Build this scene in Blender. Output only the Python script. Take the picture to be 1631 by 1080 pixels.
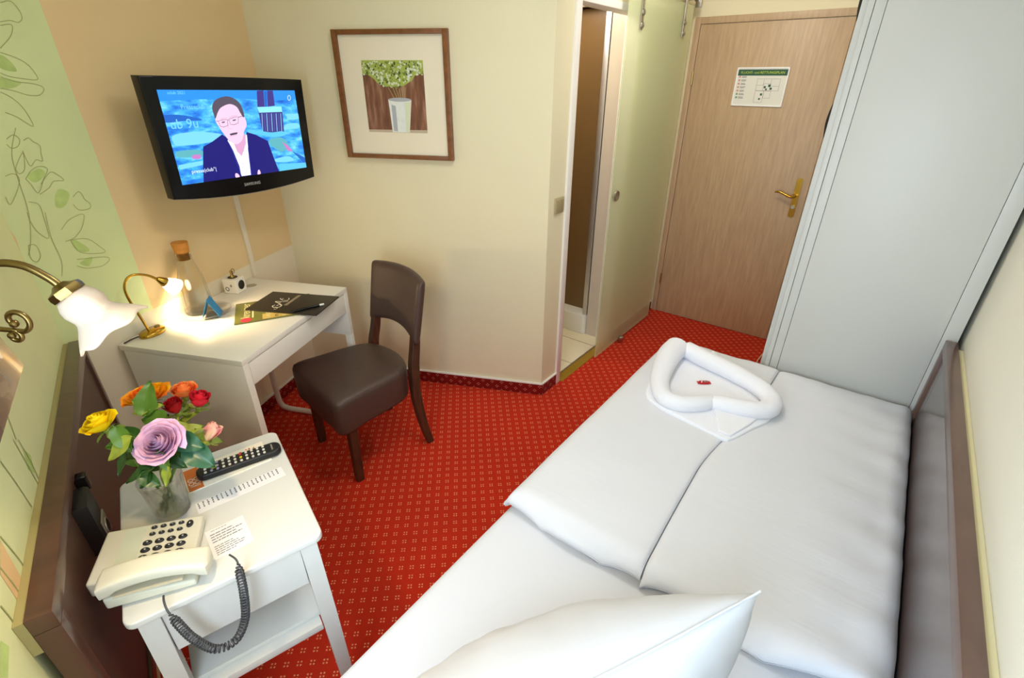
import bpy, bmesh, math, random
from math import sin, cos, pi, radians, sqrt, atan2
from mathutils import Vector, Matrix

random.seed(7)
SC = bpy.context.scene
for o in list(bpy.data.objects):
    bpy.data.objects.remove(o)

# ------------------------------------------------------------------ camera
cam = bpy.data.cameras.new('camera')
cam.sensor_width = 36.0
cam.lens = 779.5 / 1631 * 36.0
cam.clip_start = 0.03
co = bpy.data.objects.new('camera', cam)
SC.collection.objects.link(co)
_p, _r = radians(27.87), radians(0.4)
_fw = Vector((0, cos(_p), -sin(_p))); _up = Vector((0, sin(_p), cos(_p))); _rt = Vector((1, 0, 0))
_R = _rt * cos(_r) + _up * sin(_r); _U = -_rt * sin(_r) + _up * cos(_r)
M = Matrix((_R, _U, -_fw)).transposed().to_4x4()
M.translation = (0, 0, 1.65)
co.matrix_world = M
SC.camera = co

# ------------------------------------------------------------------ colour management, world
SC.view_settings.view_transform = 'Standard'
SC.view_settings.look = 'None'
SC.view_settings.exposure = 0.42
SC.view_settings.gamma = 1.0
SC.view_settings.use_curve_mapping = False
SC.cycles.use_denoising = True
SC.cycles.max_bounces = 10
SC.cycles.diffuse_bounces = 6
SC.cycles.transmission_bounces = 10
SC.cycles.transparent_max_bounces = 12
SC.cycles.sample_clamp_indirect = 6.0
SC.cycles.caustics_reflective = False
SC.cycles.caustics_refractive = False
w = bpy.data.worlds.new('world'); SC.world = w; w.use_nodes = True
w.node_tree.nodes['Background'].inputs[0].default_value = (0.75, 0.87, 1.0, 1)
w.node_tree.nodes['Background'].inputs[1].default_value = 1.0

# ------------------------------------------------------------------ plan frames
# three plan directions: B = bed, corridor, doors; T = television wall and desk; L = left wall and nightstand
CB, CT, CL = 37.19, 11.38, 53.96
def W(c, u, v, z=0.0):
    a = radians(c)
    return Vector((u * sin(a) + v * cos(a), u * cos(a) - v * sin(a), z))

def light(name, kind, loc, energy, color, **kw):
    l = bpy.data.lights.new(name, kind); l.energy = energy; l.color = color
    for k, v in kw.items():
        if k != 'aim': setattr(l, k, v)
    o = bpy.data.objects.new(name, l); SC.collection.objects.link(o); o.location = loc
    if 'aim' in kw:
        o.rotation_euler = (Vector(kw['aim'])).to_track_quat('-Z', 'Y').to_euler()
    return o
# daylight through the window behind the photographer, and an unseen ceiling lamp added as fill
light('window_daylight', 'AREA', W(CL, -0.40, -0.12, 1.26), 20.5, (0.66, 0.82, 1.0),
      shape='RECTANGLE', size=0.80, size_y=1.0, aim=W(CL, 1, -0.2, -0.25))
light('ceiling_fill_light', 'AREA', W(CB, 1.15, -0.85, 2.25), 5.2, (0.97, 0.98, 1.0), shape='DISK', size=0.4, aim=(0, 0, -1))
light('ceiling_fill_uplight', 'AREA', W(CB, 1.15, -0.85, 2.32), 2.4, (0.92, 0.95, 1.0), shape='DISK', size=0.4, aim=(0, 0, 1))  # added uplight, bounces fill off the ceiling
light('corridor_fill_light', 'AREA', W(CB, 2.35, -0.8, 2.40), 7.0, (1.0, 0.94, 0.86), shape='DISK', size=0.25, aim=W(CB, 1.2, 0.05, -1.5))  # unseen lamp added to brighten the corridor and the lower door
light('bath_light', 'POINT', W(CB, 2.45, -1.75, 2.15), 12.0, (1.0, 0.93, 0.80), shadow_soft_size=0.1)

# ------------------------------------------------------------------ materials
def lin(c):
    return tuple(((x / 255) / 12.92 if x <= 10.3 else (((x / 255) + 0.055) / 1.055) ** 2.4) for x in c) + (1.0,)
MATS = {}
def mat(name, rgb, rough=0.5, metal=0.0, emit=None, estr=0.0, trans=0.0, ior=1.45, alpha=1.0, coat=0.0,
        noise=0.0, nscale=20.0, bump=0.0, bscale=200.0, sheen=0.0, sss=0.0, spec=0.5, stretch=None):
    if name in MATS: return MATS[name]
    m = bpy.data.materials.new(name); m.use_nodes = True; MATS[name] = m
    nt = m.node_tree; b = nt.nodes['Principled BSDF']
    b.inputs['Base Color'].default_value = lin(rgb)
    b.inputs['Roughness'].default_value = rough
    b.inputs['Metallic'].default_value = metal
    b.inputs['Transmission Weight'].default_value = trans
    b.inputs['IOR'].default_value = ior
    b.inputs['Alpha'].default_value = alpha
    b.inputs['Coat Weight'].default_value = coat
    b.inputs['Sheen Weight'].default_value = sheen
    b.inputs['Specular IOR Level'].default_value = spec
    if sss:
        b.inputs['Subsurface Weight'].default_value = sss
        b.inputs['Subsurface Radius'].default_value = (0.02, 0.012, 0.006)
    if emit:
        b.inputs['Emission Color'].default_value = lin(emit)
        b.inputs['Emission Strength'].default_value = estr
    if noise or bump:
        tc = nt.nodes.new('ShaderNodeTexCoord'); mp = nt.nodes.new('ShaderNodeMapping')
        nt.links.new(tc.outputs['Object'], mp.inputs['Vector'])
        if stretch: mp.inputs['Scale'].default_value = stretch
    if noise:
        n = nt.nodes.new('ShaderNodeTexNoise'); n.inputs['Scale'].default_value = nscale; n.inputs['Detail'].default_value = 5
        nt.links.new(mp.outputs[0], n.inputs['Vector'])
        mr = nt.nodes.new('ShaderNodeMapRange'); mr.inputs['To Min'].default_value = 1 - noise; mr.inputs['To Max'].default_value = 1 + noise
        mr.inputs['From Min'].default_value = 0.25; mr.inputs['From Max'].default_value = 0.75
        nt.links.new(n.outputs['Fac'], mr.inputs['Value'])
        mx = nt.nodes.new('ShaderNodeVectorMath'); mx.operation = 'SCALE'
        mx.inputs[0].default_value = lin(rgb)[:3]
        nt.links.new(mr.outputs[0], mx.inputs['Scale'])
        nt.links.new(mx.outputs[0], b.inputs['Base Color'])
    if bump:
        n2 = nt.nodes.new('ShaderNodeTexNoise'); n2.inputs['Scale'].default_value = bscale; n2.inputs['Detail'].default_value = 4
        nt.links.new(mp.outputs[0], n2.inputs['Vector'])
        bp = nt.nodes.new('ShaderNodeBump'); bp.inputs['Strength'].default_value = bump; bp.inputs['Distance'].default_value = 0.003
        nt.links.new(n2.outputs['Fac'], bp.inputs['Height']); nt.links.new(bp.outputs[0], b.inputs['Normal'])
    return m
def emat(name, rgb, s=1.0):
    return mat(name, (0, 0, 0), 0.3, emit=rgb, estr=s)

def carpet(name, base, dot, rot, diamond=False):
    m = bpy.data.materials.new(name); m.use_nodes = True; nt = m.node_tree; b = nt.nodes['Principled BSDF']
    N = nt.nodes.new; Lk = nt.links.new
    tc = N('ShaderNodeTexCoord'); mp = N('ShaderNodeMapping'); Lk(tc.outputs['Object'], mp.inputs[0])
    mp.vector_type = 'TEXTURE'
    mp.inputs['Rotation'].default_value = rot
    mp.inputs['Scale'].default_value = (0.0405,) * 3
    sp = N('ShaderNodeSeparateXYZ'); Lk(mp.outputs[0], sp.inputs[0])
    def ma(op, a, b_=None, c=None):
        n = N('ShaderNodeMath'); n.operation = op
        for i, x in enumerate((a, b_, c)):
            if x is None: continue
            if isinstance(x, (int, float)): n.inputs[i].default_value = x
            else: Lk(x, n.inputs[i])
        return n.outputs[0]
    def band(x):
        f = ma('ABSOLUTE', ma('SUBTRACT', ma('FRACT', x), 0.5))
        return ma('LESS_THAN', ma('ABSOLUTE', ma('SUBTRACT', f, 0.125)), 0.062)
    d = ma('MULTIPLY', band(sp.outputs[0]), band(sp.outputs[1]))
    n = N('ShaderNodeTexNoise'); n.inputs['Scale'].default_value = 260; n.inputs['Detail'].default_value = 3
    Lk(tc.outputs['Object'], n.inputs['Vector'])
    n3 = N('ShaderNodeTexNoise'); n3.inputs['Scale'].default_value = 3.0; n3.inputs['Detail'].default_value = 3
    Lk(tc.outputs['Object'], n3.inputs['Vector'])
    mx = N('ShaderNodeMixRGB'); mx.inputs[1].default_value = lin(base); mx.inputs[2].default_value = lin(dot)
    Lk(ma('MULTIPLY', d, ma('ADD', 0.45, ma('MULTIPLY', n.outputs['Fac'], 0.7))), mx.inputs[0])
    sc = N('ShaderNodeVectorMath'); sc.operation = 'SCALE'; Lk(mx.outputs[0], sc.inputs[0])
    Lk(ma('ADD', ma('MULTIPLY', n.outputs['Fac'], 0.5), ma('ADD', ma('MULTIPLY', n3.outputs['Fac'], 0.3), 0.6)), sc.inputs['Scale'])
    Lk(sc.outputs[0], b.inputs['Base Color'])
    b.inputs['Roughness'].default_value = 0.95; b.inputs['Sheen Weight'].default_value = 0.03; b.inputs['Specular IOR Level'].default_value = 0.1
    bp = N('ShaderNodeBump'); bp.inputs['Strength'].default_value = 0.5; bp.inputs['Distance'].default_value = 0.004
    Lk(n.outputs['Fac'], bp.inputs['Height']); Lk(bp.outputs[0], b.inputs['Normal'])
    return m

def wood_mat(name, c1, c2, rough, scale, axis_scale, coat=0.0):
    m = bpy.data.materials.new(name); m.use_nodes = True; nt = m.node_tree; b = nt.nodes['Principled BSDF']
    tc = nt.nodes.new('ShaderNodeTexCoord'); mp = nt.nodes.new('ShaderNodeMapping'); nt.links.new(tc.outputs['Object'], mp.inputs[0])
    mp.inputs['Scale'].default_value = axis_scale
    n = nt.nodes.new('ShaderNodeTexNoise'); n.inputs['Scale'].default_value = scale; n.inputs['Detail'].default_value = 8; n.inputs['Distortion'].default_value = 0.4
    nt.links.new(mp.outputs[0], n.inputs['Vector'])
    cr = nt.nodes.new('ShaderNodeValToRGB'); cr.color_ramp.elements[0].color = lin(c1); cr.color_ramp.elements[1].color = lin(c2)
    cr.color_ramp.elements[0].position = 0.3; cr.color_ramp.elements[1].position = 0.7
    nt.links.new(n.outputs['Fac'], cr.inputs[0]); nt.links.new(cr.outputs[0], b.inputs['Base Color'])
    b.inputs['Roughness'].default_value = rough; b.inputs['Coat Weight'].default_value = coat
    return m

WHITE = mat('white_lacquer', (212, 211, 206), 0.35)
DESKW = mat('white_desk', (238, 232, 220), 0.4)
CREAM = mat('cream_wall', (228, 218, 184), 0.9, noise=0.02, nscale=3, bump=0.15, bscale=180)
CREAM2 = mat('pale_wall', (230, 226, 210), 0.9, bump=0.12, bscale=180)
BEIGE = mat('beige_wall', (230, 202, 152), 0.9, noise=0.02, nscale=3, bump=0.12, bscale=180)
GREEN = mat('green_wallpaper', (212, 222, 164), 0.85, noise=0.05, nscale=4)
GREENL = mat('green_wallpaper_side', (220, 224, 172), 0.85, noise=0.06, nscale=4)
GLINE = mat('wallpaper_line', (168, 174, 116), 0.9)
GLEAF = mat('wallpaper_leaf', (184, 206, 126), 0.9, noise=0.12, nscale=30)
PEACH = mat('wallpaper_peach', (226, 190, 140), 0.9)
DADO = mat('pale_lower_wall', (232, 220, 194), 0.9, bump=0.12, bscale=180)
CEILM = mat('white_ceiling', (240, 238, 230), 0.95)
TRIMW = mat('white_trim', (235, 230, 222), 0.5)
DBROWN = wood_mat('dark_brown_veneer', (70, 44, 35), (88, 57, 44), 0.28, 6, (4, 1, 1), 0.3)
RBROWN = wood_mat('brown_veneer', (92, 68, 60), (106, 80, 70), 0.3, 6, (4, 1, 1), 0.2)
OAK = wood_mat('light_oak_door', (176, 148, 114), (194, 165, 128), 0.45, 9, (9, 9, 0.7))
BRASS = mat('brass', (190, 150, 60), 0.25, 1.0)
ABRASS = mat('antique_brass', (140, 118, 70), 0.3, 1.0)
STEEL = mat('brushed_steel', (185, 180, 172), 0.3, 1.0)
ALU = mat('aluminium', (205, 205, 212), 0.35, 0.9)
BLACKG = mat('black_gloss', (8, 8, 9), 0.2, spec=0.35)
BLACKM = mat('black_plastic', (26, 25, 25), 0.45)
GREYM = mat('grey_plastic', (66, 66, 68), 0.5)
PHONEW = mat('phone_grey_white', (214, 211, 194), 0.45, bump=0.05, bscale=600)
LINEN = mat('white_linen', (210, 211, 216), 0.85, sheen=0.2, bump=0.08, bscale=900)
TERRY = mat('white_terry', (230, 231, 238), 0.95, sheen=0.4, bump=0.6, bscale=420)
LEATHER = mat('brown_leather', (76, 58, 50), 0.42, noise=0.06, nscale=60, bump=0.25, bscale=260)
WENGE = wood_mat('dark_wenge', (56, 33, 22), (84, 52, 34), 0.4, 10, (6, 6, 1))
TXT = mat('dark_print', (58, 56, 56), 0.8)
TXTG = mat('grey_print', (120, 120, 124), 0.8)
PAPER = mat('white_paper', (238, 236, 230), 0.7)

# ------------------------------------------------------------------ mesh builder
class MB:
    def __init__(s): s.v = []; s.f = []; s.m = []
    def add(s, verts, faces, mi=0, mtx=None):
        o = len(s.v)
        s.v += [tuple(mtx @ Vector(p)) if mtx else tuple(p) for p in verts]
        s.f += [tuple(i + o for i in f) for f in faces]; s.m += [mi] * len(faces)
        return s
    def bmadd(s, bm, mi=0, mtx=None):
        bm.verts.index_update()
        s.add([v.co.copy() for v in bm.verts], [[v.index for v in f.verts] for f in bm.faces], mi, mtx); bm.free(); return s
    def box(s, x0, x1, y0, y1, z0, z1, bev=0.0, mi=0, mtx=None, seg=2):
        bm = bmesh.new(); bmesh.ops.create_cube(bm, size=1)
        for v in bm.verts:
            v.co = Vector(((x0 + x1) / 2 + v.co.x * (x1 - x0), (y0 + y1) / 2 + v.co.y * (y1 - y0), (z0 + z1) / 2 + v.co.z * (z1 - z0)))
        if bev: bmesh.ops.bevel(bm, geom=bm.edges[:], offset=bev, segments=seg, profile=0.6, affect='EDGES', clamp_overlap=True)
        return s.bmadd(bm, mi, mtx)
    def prism(s, poly, z0, z1, mi=0, mtx=None, bev=0.0, seg=2):
        bm = bmesh.new()
        a = [bm.verts.new((p[0], p[1], z0)) for p in poly]; b = [bm.verts.new((p[0], p[1], z1)) for p in poly]
        n = len(poly)
        bm.faces.new(a[::-1]); bm.faces.new(b)
        for i in range(n): bm.faces.new((a[i], a[(i + 1) % n], b[(i + 1) % n], b[i]))
        bmesh.ops.recalc_face_normals(bm, faces=bm.faces[:])
        if bev:
            es = [e for e in bm.edges if abs(e.verts[0].co.z - e.verts[1].co.z) < 1e-6]
            bmesh.ops.bevel(bm, geom=es, offset=bev, segments=seg, profile=0.6, affect='EDGES', clamp_overlap=True)
        return s.bmadd(bm, mi, mtx)
    def poly(s, pts, mi=0, mtx=None): return s.add(pts, [tuple(range(len(pts)))], mi, mtx)
    def lathe(s, prof, seg=32, mi=0, mtx=None, sx=1.0, sy=1.0, mod=None):
        V = []; F = []; n = len(prof)
        for k in range(seg):
            a = 2 * pi * k / seg
            for j, (r, z) in enumerate(prof):
                rr, zz = (mod(a, j, r, z) if mod else (r, z))
                V.append((rr * cos(a) * sx, rr * sin(a) * sy, zz))
        for k in range(seg):
            k2 = (k + 1) % seg
            for j in range(n - 1):
                F.append((k * n + j, k2 * n + j, k2 * n + j + 1, k * n + j + 1))
        if prof[0][0] > 1e-5 and mod is None and getattr(s, 'cap', False): pass
        return s.add(V, F, mi, mtx)
    def tube(s, pts, r, seg=10, mi=0, cap=True, mtx=None, flat=1.0, closed=False):
        P = [Vector(p) for p in pts]; n = len(P); rr = r if isinstance(r, (list, tuple)) else [r] * n
        V = []; F = []; prev = None
        for i in range(n):
            if closed: t = (P[(i + 1) % n] - P[i - 1])
            else: t = (P[min(i + 1, n - 1)] - P[max(i - 1, 0)])
            t.normalize()
            if prev is None:
                up = Vector((0, 0, 1)) if abs(t.z) < 0.9 else Vector((1, 0, 0))
                a = t.cross(up).normalized()
            else:
                a = (prev - t * prev.dot(t))
                if a.length < 1e-6: a = t.orthogonal()
                a.normalize()
            b = t.cross(a); prev = a
            for k in range(seg):
                q = 2 * pi * k / seg
                V.append(P[i] + a * cos(q) * rr[i] + b * sin(q) * rr[i] * flat)
        for i in range(n if closed else n - 1):
            i2 = (i + 1) % n
            for k in range(seg):
                k2 = (k + 1) % seg
                F.append((i * seg + k, i * seg + k2, i2 * seg + k2, i2 * seg + k))
        if cap and not closed:
            F.append(tuple(range(seg))[::-1]); F.append(tuple((n - 1) * seg + k for k in range(seg)))
        return s.add(V, F, mi, mtx)
    def ribbon(s, pts, w, mi=0, n=Vector((0, 0, 1)), closed=False):
        P = [Vector(p) for p in pts]; m_ = len(P); V = []; F = []
        for i in range(m_):
            t = (P[(i + 1) % m_] - P[i - 1]) if closed else (P[min(i + 1, m_ - 1)] - P[max(i - 1, 0)])
            t.normalize(); d = n.cross(t) * (w / 2); V += [P[i] + d, P[i] - d]
        for i in range(m_ if closed else m_ - 1):
            j = (i + 1) % m_; F.append((2 * i, 2 * i + 1, 2 * j + 1, 2 * j))
        return s.add(V, F, mi)
    def grid(s, fn, nu, nv, mi=0, mtx=None, wrap=False):
        V = [fn(i / nu, j / nv) for i in range(nu + 1) for j in range(nv + 1)]
        F = [(i * (nv + 1) + j, (i + 1) * (nv + 1) + j, (i + 1) * (nv + 1) + j + 1, i * (nv + 1) + j + 1) for i in range(nu) for j in range(nv)]
        return s.add(V, F, mi, mtx)
    def ball(s, c, r, mi=0, seg=16, rings=10, sc=(1, 1, 1)):
        def fn(a, b):
            th = pi * b; ph = 2 * pi * a
            return (c[0] + r * sc[0] * sin(th) * cos(ph), c[1] + r * sc[1] * sin(th) * sin(ph), c[2] + r * sc[2] * cos(th))
        return s.grid(fn, seg, rings, mi)
    def text(s, string, size, mtx, mi=0, align='CENTER'):
        cu = bpy.data.curves.new('t', 'FONT'); cu.body = string; cu.size = size; cu.align_x = align; cu.align_y = 'CENTER'; cu.resolution_u = 2
        ob = bpy.data.objects.new('t', cu); SC.collection.objects.link(ob)
        dg = bpy.context.evaluated_depsgraph_get(); dg.update()
        me = bpy.data.meshes.new_from_object(ob.evaluated_get(dg))
        s.add([v.co.copy() for v in me.vertices], [tuple(p.vertices) for p in me.polygons], mi, mtx)
        bpy.data.objects.remove(ob); bpy.data.meshes.remove(me); bpy.data.curves.remove(cu)
        return s
    def build(s, name, mats, parent=None, smooth=40, weld=False, sub=0, loc=None, rot=None):
        me = bpy.data.meshes.new(name); me.from_pydata([tuple(v) for v in s.v], [], s.f)
        if not isinstance(mats, (list, tuple)): mats = [mats]
        for m in mats: me.materials.append(m)
        me.polygons.foreach_set('material_index', s.m)
        bm = bmesh.new(); bm.from_mesh(me)
        if weld: bmesh.ops.remove_doubles(bm, verts=bm.verts[:], dist=1e-5)
        bmesh.ops.recalc_face_normals(bm, faces=bm.faces[:]) if weld != 'keep' else None
        bm.to_mesh(me); bm.free()
        if smooth:
            me.polygons.foreach_set('use_smooth', [True] * len(me.polygons)); me.set_sharp_from_angle(angle=radians(smooth))
        me.update()
        o = bpy.data.objects.new(name, me); SC.collection.objects.link(o)
        if parent: o.parent = parent
        if sub:
            md = o.modifiers.new('subdivision', 'SUBSURF'); md.levels = sub; md.render_levels = sub
        if loc is not None: o.location = loc
        if rot is not None: o.rotation_euler = rot
        return o

def thing(name, label, cat, c, u, v, z=0.0, group=None, extra=0.0):
    o = bpy.data.objects.new(name, None); SC.collection.objects.link(o)
    o.location = W(c, u, v, z); o.rotation_euler = (0, 0, radians(-c) + extra)
    o.empty_display_size = 0.05
    o['label'] = label; o['category'] = cat
    if group: o['group'] = group
    return o
def tag(o, label, cat, group=None):
    o['label'] = label; o['category'] = cat
    if group: o['group'] = group
    return o
def struct(name, mb, mats, c=0, u=0, v=0, z=0, smooth=0, **kw):
    o = mb.build(name, mats, None, smooth, **kw); o.location = W(c, u, v, z); o.rotation_euler = (0, 0, radians(-c)); o['kind'] = 'structure'; return o
def catmull(pts, n=8, closed=False):
    P = [Vector(p) for p in pts]; out = []; m = len(P)
    for i in range(m if closed else m - 1):
        p0 = P[(i - 1) % m] if closed else P[max(i - 1, 0)]; p1 = P[i]; p2 = P[(i + 1) % m]; p3 = P[(i + 2) % m] if closed else P[min(i + 2, m - 1)]
        for k in range(n):
            t = k / n
            out.append(0.5 * ((2 * p1) + (p2 - p0) * t + (2 * p0 - 5 * p1 + 4 * p2 - p3) * t * t + (3 * p1 - p0 - 3 * p2 + p3) * t ** 3))
    if not closed: out.append(P[-1])
    return out
def rrect(x0, x1, y0, y1, r, n=6):
    out = []
    for cx, cy, a0 in ((x1 - r, y1 - r, 0), (x0 + r, y1 - r, 90), (x0 + r, y0 + r, 180), (x1 - r, y0 + r, 270)):
        for k in range(n + 1):
            a = radians(a0 + 90 * k / n); out.append((cx + r * cos(a), cy + r * sin(a)))
    return out
def align(d, loc=(0, 0, 0)):
    return Matrix.Translation(loc) @ Vector(d).to_track_quat('Z', 'Y').to_matrix().to_4x4()
XZ = Matrix(((1, 0, 0, 0), (0, 0, 1, 0), (0, 1, 0, 0), (0, 0, 0, 1)))      # polygon (x, y) drawn upright as (x, z), depth along y

# ------------------------------------------------------------------ room shell
HC = 2.48
def uax(c): a = radians(c); return Vector((sin(a), cos(a)))
def vax(c): a = radians(c); return Vector((cos(a), -sin(a)))
def isect(n1, k1, n2, k2):
    det = n1.x * n2.y - n1.y * n2.x
    return Vector(((k1 * n2.y - k2 * n1.y) / det, (n1.x * k2 - n2.x * k1) / det))
CW = 13.3                                 # the television wall is turned a little against the desk
UL, VT, UT, VB, UB = uax(CL), vax(CT), uax(CT), vax(CB), uax(CB)
VW, UW = vax(CW), uax(CW)
K_LEFT, K_TV, K_PIC, K_COR, K_DOOR, K_RIGHT = -0.378, -1.8455, 2.408, -1.325, 3.62, 0.345
C1 = isect(UL, K_LEFT, VW, K_TV); C2 = isect(VW, K_TV, UT, K_PIC); C3 = isect(UT, K_PIC, VB, K_COR)
C4 = isect(VB, K_COR, UB, K_DOOR); C5 = isect(UB, K_DOOR, VB, K_RIGHT); C6 = isect(VB, K_RIGHT, UL, K_LEFT)
def pB(u, v): p = W(CB, u, v); return (p.x, p.y)
room = [tuple(C1), tuple(C2), tuple(C3), tuple(C4), tuple(C5), tuple(C6)]
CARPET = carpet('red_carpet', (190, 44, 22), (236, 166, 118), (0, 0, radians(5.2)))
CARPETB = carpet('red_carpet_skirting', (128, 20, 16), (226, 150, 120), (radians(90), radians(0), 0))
struct('floor', MB().prism(room, -0.08, 0.0), CARPET)
big = [pB(-0.9, 0.55), pB(3.9, 0.55), pB(3.9, -2.9), tuple(C2 + Vector((-0.3, 0.9))), tuple(C1 + Vector((-0.45, 0.3))), pB(-0.9, -0.7)]
struct('ceiling', MB().prism(big, HC, HC + 0.08), CEILM)

TVL = [[(1.264,1.713),(1.299,1.701),(1.327,1.682),(1.339,1.651),(1.332,1.642),(1.303,1.644),(1.264,1.650),(1.241,1.660)],
[(1.237,1.650),(1.272,1.637),(1.320,1.631),(1.345,1.619),(1.326,1.600),(1.292,1.600),(1.255,1.613),(1.224,1.620)],
[(1.220,1.610),(1.246,1.592),(1.265,1.560),(1.270,1.513),(1.238,1.540),(1.210,1.556)],
[(1.318,1.840),(1.347,1.847),(1.361,1.829),(1.362,1.807),(1.346,1.794),(1.326,1.797),(1.297,1.791)],
[(1.293,1.782),(1.325,1.786),(1.310,1.757),(1.268,1.723)],
[(1.183,1.484),(1.205,1.494),(1.217,1.481),(1.206,1.463),(1.186,1.458),(1.177,1.470)],
[(1.226,1.476),(1.243,1.482),(1.252,1.470),(1.266,1.457),(1.260,1.435),(1.255,1.412),(1.238,1.418),(1.216,1.402),(1.212,1.426),(1.212,1.448)],
[(1.172,1.401),(1.194,1.428),(1.211,1.441),(1.196,1.397),(1.176,1.385),(1.172,1.401)],
[(1.187,1.368),(1.210,1.388),(1.237,1.398),(1.260,1.388),(1.237,1.360),(1.205,1.322),(1.195,1.351),(1.187,1.368)],
[(1.223,1.346),(1.263,1.376),(1.283,1.365),(1.294,1.346),(1.263,1.348),(1.241,1.331),(1.207,1.317)],
[(1.137,1.384),(1.160,1.388),(1.170,1.371),(1.149,1.337),(1.117,1.304),(1.114,1.328)],
[(1.167,1.302),(1.192,1.288),(1.190,1.248),(1.179,1.183),(1.157,1.206),(1.149,1.241),(1.151,1.273)],
[(1.302,1.290),(1.325,1.303),(1.334,1.293),(1.336,1.275),(1.348,1.259),(1.341,1.243),(1.306,1.245),(1.293,1.267)],
[(1.225,1.197),(1.261,1.222),(1.313,1.229),(1.291,1.188),(1.254,1.162),(1.222,1.158)],
[(1.239,1.158),(1.293,1.147),(1.324,1.110),(1.335,1.087),(1.298,1.092),(1.252,1.113),(1.239,1.158)],
[(1.234,1.091),(1.275,1.082),(1.328,1.070),(1.340,1.056),(1.307,1.043),(1.254,1.052),(1.225,1.071)],
[(1.114,1.177),(1.134,1.171),(1.134,1.137),(1.117,1.121),(1.105,1.137),(1.114,1.177)],
[(1.220,1.513),(1.180,1.444),(1.167,1.372),(1.155,1.272),(1.127,1.190),(1.102,1.147)],
[(1.200,1.262),(1.186,1.181),(1.186,1.102),(1.167,1.054)]]
TVF = [[(1.248,1.301),(1.269,1.322),(1.293,1.309),(1.289,1.289),(1.262,1.265),(1.239,1.270)],
[(1.261,1.706),(1.281,1.691),(1.287,1.664),(1.247,1.673)],
[(1.236,1.647),(1.274,1.640),(1.288,1.633),(1.258,1.620),(1.226,1.623)],
[(1.194,1.375),(1.235,1.392),(1.247,1.374),(1.211,1.353)],
[(1.245,1.160),(1.282,1.122),(1.280,1.104),(1.245,1.120)],
[(1.237,1.076),(1.285,1.084),(1.265,1.057)]]
TVP = [[(1.087,1.233),(1.091,1.208),(1.085,1.144),(1.082,1.162),(1.078,1.195)]]
LWL = [[(-1.287,0.966),(-1.285,0.907),(-1.279,0.838)],
[(-1.311,0.950),(-1.309,0.890),(-1.294,0.836)],
[(-1.178,0.985),(-1.186,0.922),(-1.189,0.852)],
[(-1.015,0.931),(-1.023,0.873),(-1.024,0.846)],
[(-0.956,0.911),(-0.959,0.866),(-0.957,0.835)],
[(-0.891,0.889),(-0.892,0.846),(-0.885,0.821)],
[(-1.334,1.037),(-1.325,1.001),(-1.302,0.957)]]
LWF = [[(-1.009,0.929),(-0.992,0.837),(-0.940,0.837),(-0.945,0.907)],
[(-1.309,0.926),(-1.328,0.894),(-1.297,0.862),(-1.274,0.892)],
[(-0.836,0.870),(-0.843,0.844),(-0.794,0.832),(-0.781,0.852)]]

# wall with the television (T frame, surface faces +x; y runs along the wall)
T1, T2 = C1.dot(UW), C2.dot(UW)
mb = MB(); X0 = K_TV
zs = 0.815; BORD = 1.432
mb.box(X0 - 0.1, X0, T1 - 0.06, T2 + 0.06, 0, zs, mi=2)
mb.box(X0 - 0.1, X0, T1 - 0.06, BORD, zs, HC, mi=0)
mb.box(X0 - 0.1, X0, BORD, T2 + 0.06, zs, HC, mi=1)
for l in TVL: mb.ribbon(catmull([(X0 + 0.0012, a, b) for a, b in l], 5), 0.0022, 3, Vector((1, 0, 0)))
for l in TVF: mb.poly([tuple(q) for q in catmull([(X0 + 0.0006, a, b) for a, b in l], 4, closed=True)], 4)
for l in TVP: mb.poly([(X0 + 0.0006, a, b) for a, b in l], 5)
struct('wall_television', mb, [GREEN, BEIGE, DADO, GLINE, GLEAF, PEACH], CW)

# left wall with window opening (L frame, surface faces +y; x runs along)
L1, L2 = C1.dot(vax(CL)), C6.dot(vax(CL))
mb = MB(); Y0 = K_LEFT
wx0, wx1, wz0, wz1 = -0.52, 0.34, 0.72, 1.86
mb.box(L1 - 0.05, wx0, Y0 - 0.12, Y0, 0, HC); mb.box(wx1, L2 + 0.1, Y0 - 0.12, Y0, 0, HC)
mb.box(wx0, wx1, Y0 - 0.12, Y0, 0, wz0); mb.box(wx0, wx1, Y0 - 0.12, Y0, wz1, HC)
for l in LWL: mb.ribbon(catmull([(a, Y0 + 0.0012, b) for a, b in l], 6), 0.0035, 1, Vector((0, 1, 0)))
for k, l in enumerate(LWF): mb.poly([(a, Y0 + 0.0006, b) for a, b in l], 3 if k == 0 else 2)
struct('wall_left', mb, [GREENL, GLINE, GLEAF, PEACH], CL)
mb = MB()
for a, b, c, d in ((wx0, wx0 + 0.05, wz0, wz1), (wx1 - 0.05, wx1, wz0, wz1), (wx0, wx1, wz0, wz0 + 0.05), (wx0, wx1, wz1 - 0.05, wz1)):
    mb.box(a, b, Y0 - 0.10, Y0 - 0.05, c, d, 0.004)
struct('window_1', mb, TRIMW, CL, smooth=30)

mb = MB().box(C2.dot(VT) - 0.02, C3.dot(VT), K_PIC, K_PIC + 0.08, 0, HC)
struct('wall_picture', mb, CREAM, CT)
# corridor wall with the bathroom opening (B frame, surface faces +x)
cu0 = C3.dot(UB); o0, o1, oz = 2.225, 2.85, 1.965
mb = MB().box(K_COR - 0.08, K_COR, cu0, o0, 0, HC).box(K_COR - 0.08, K_COR, o1, K_DOOR, 0, HC).box(K_COR - 0.08, K_COR, o0, o1, oz, HC)
struct('wall_corridor', mb, CREAM, CB)
struct('wall_door', MB().box(-1.45, 0.5, K_DOOR, K_DOOR + 0.1, 0, HC), CREAM, CB)
struct('wall_right', MB().box(K_RIGHT, K_RIGHT + 0.1, -0.75, K_DOOR + 0.1, 0, HC), CREAM2, CB)

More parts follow.
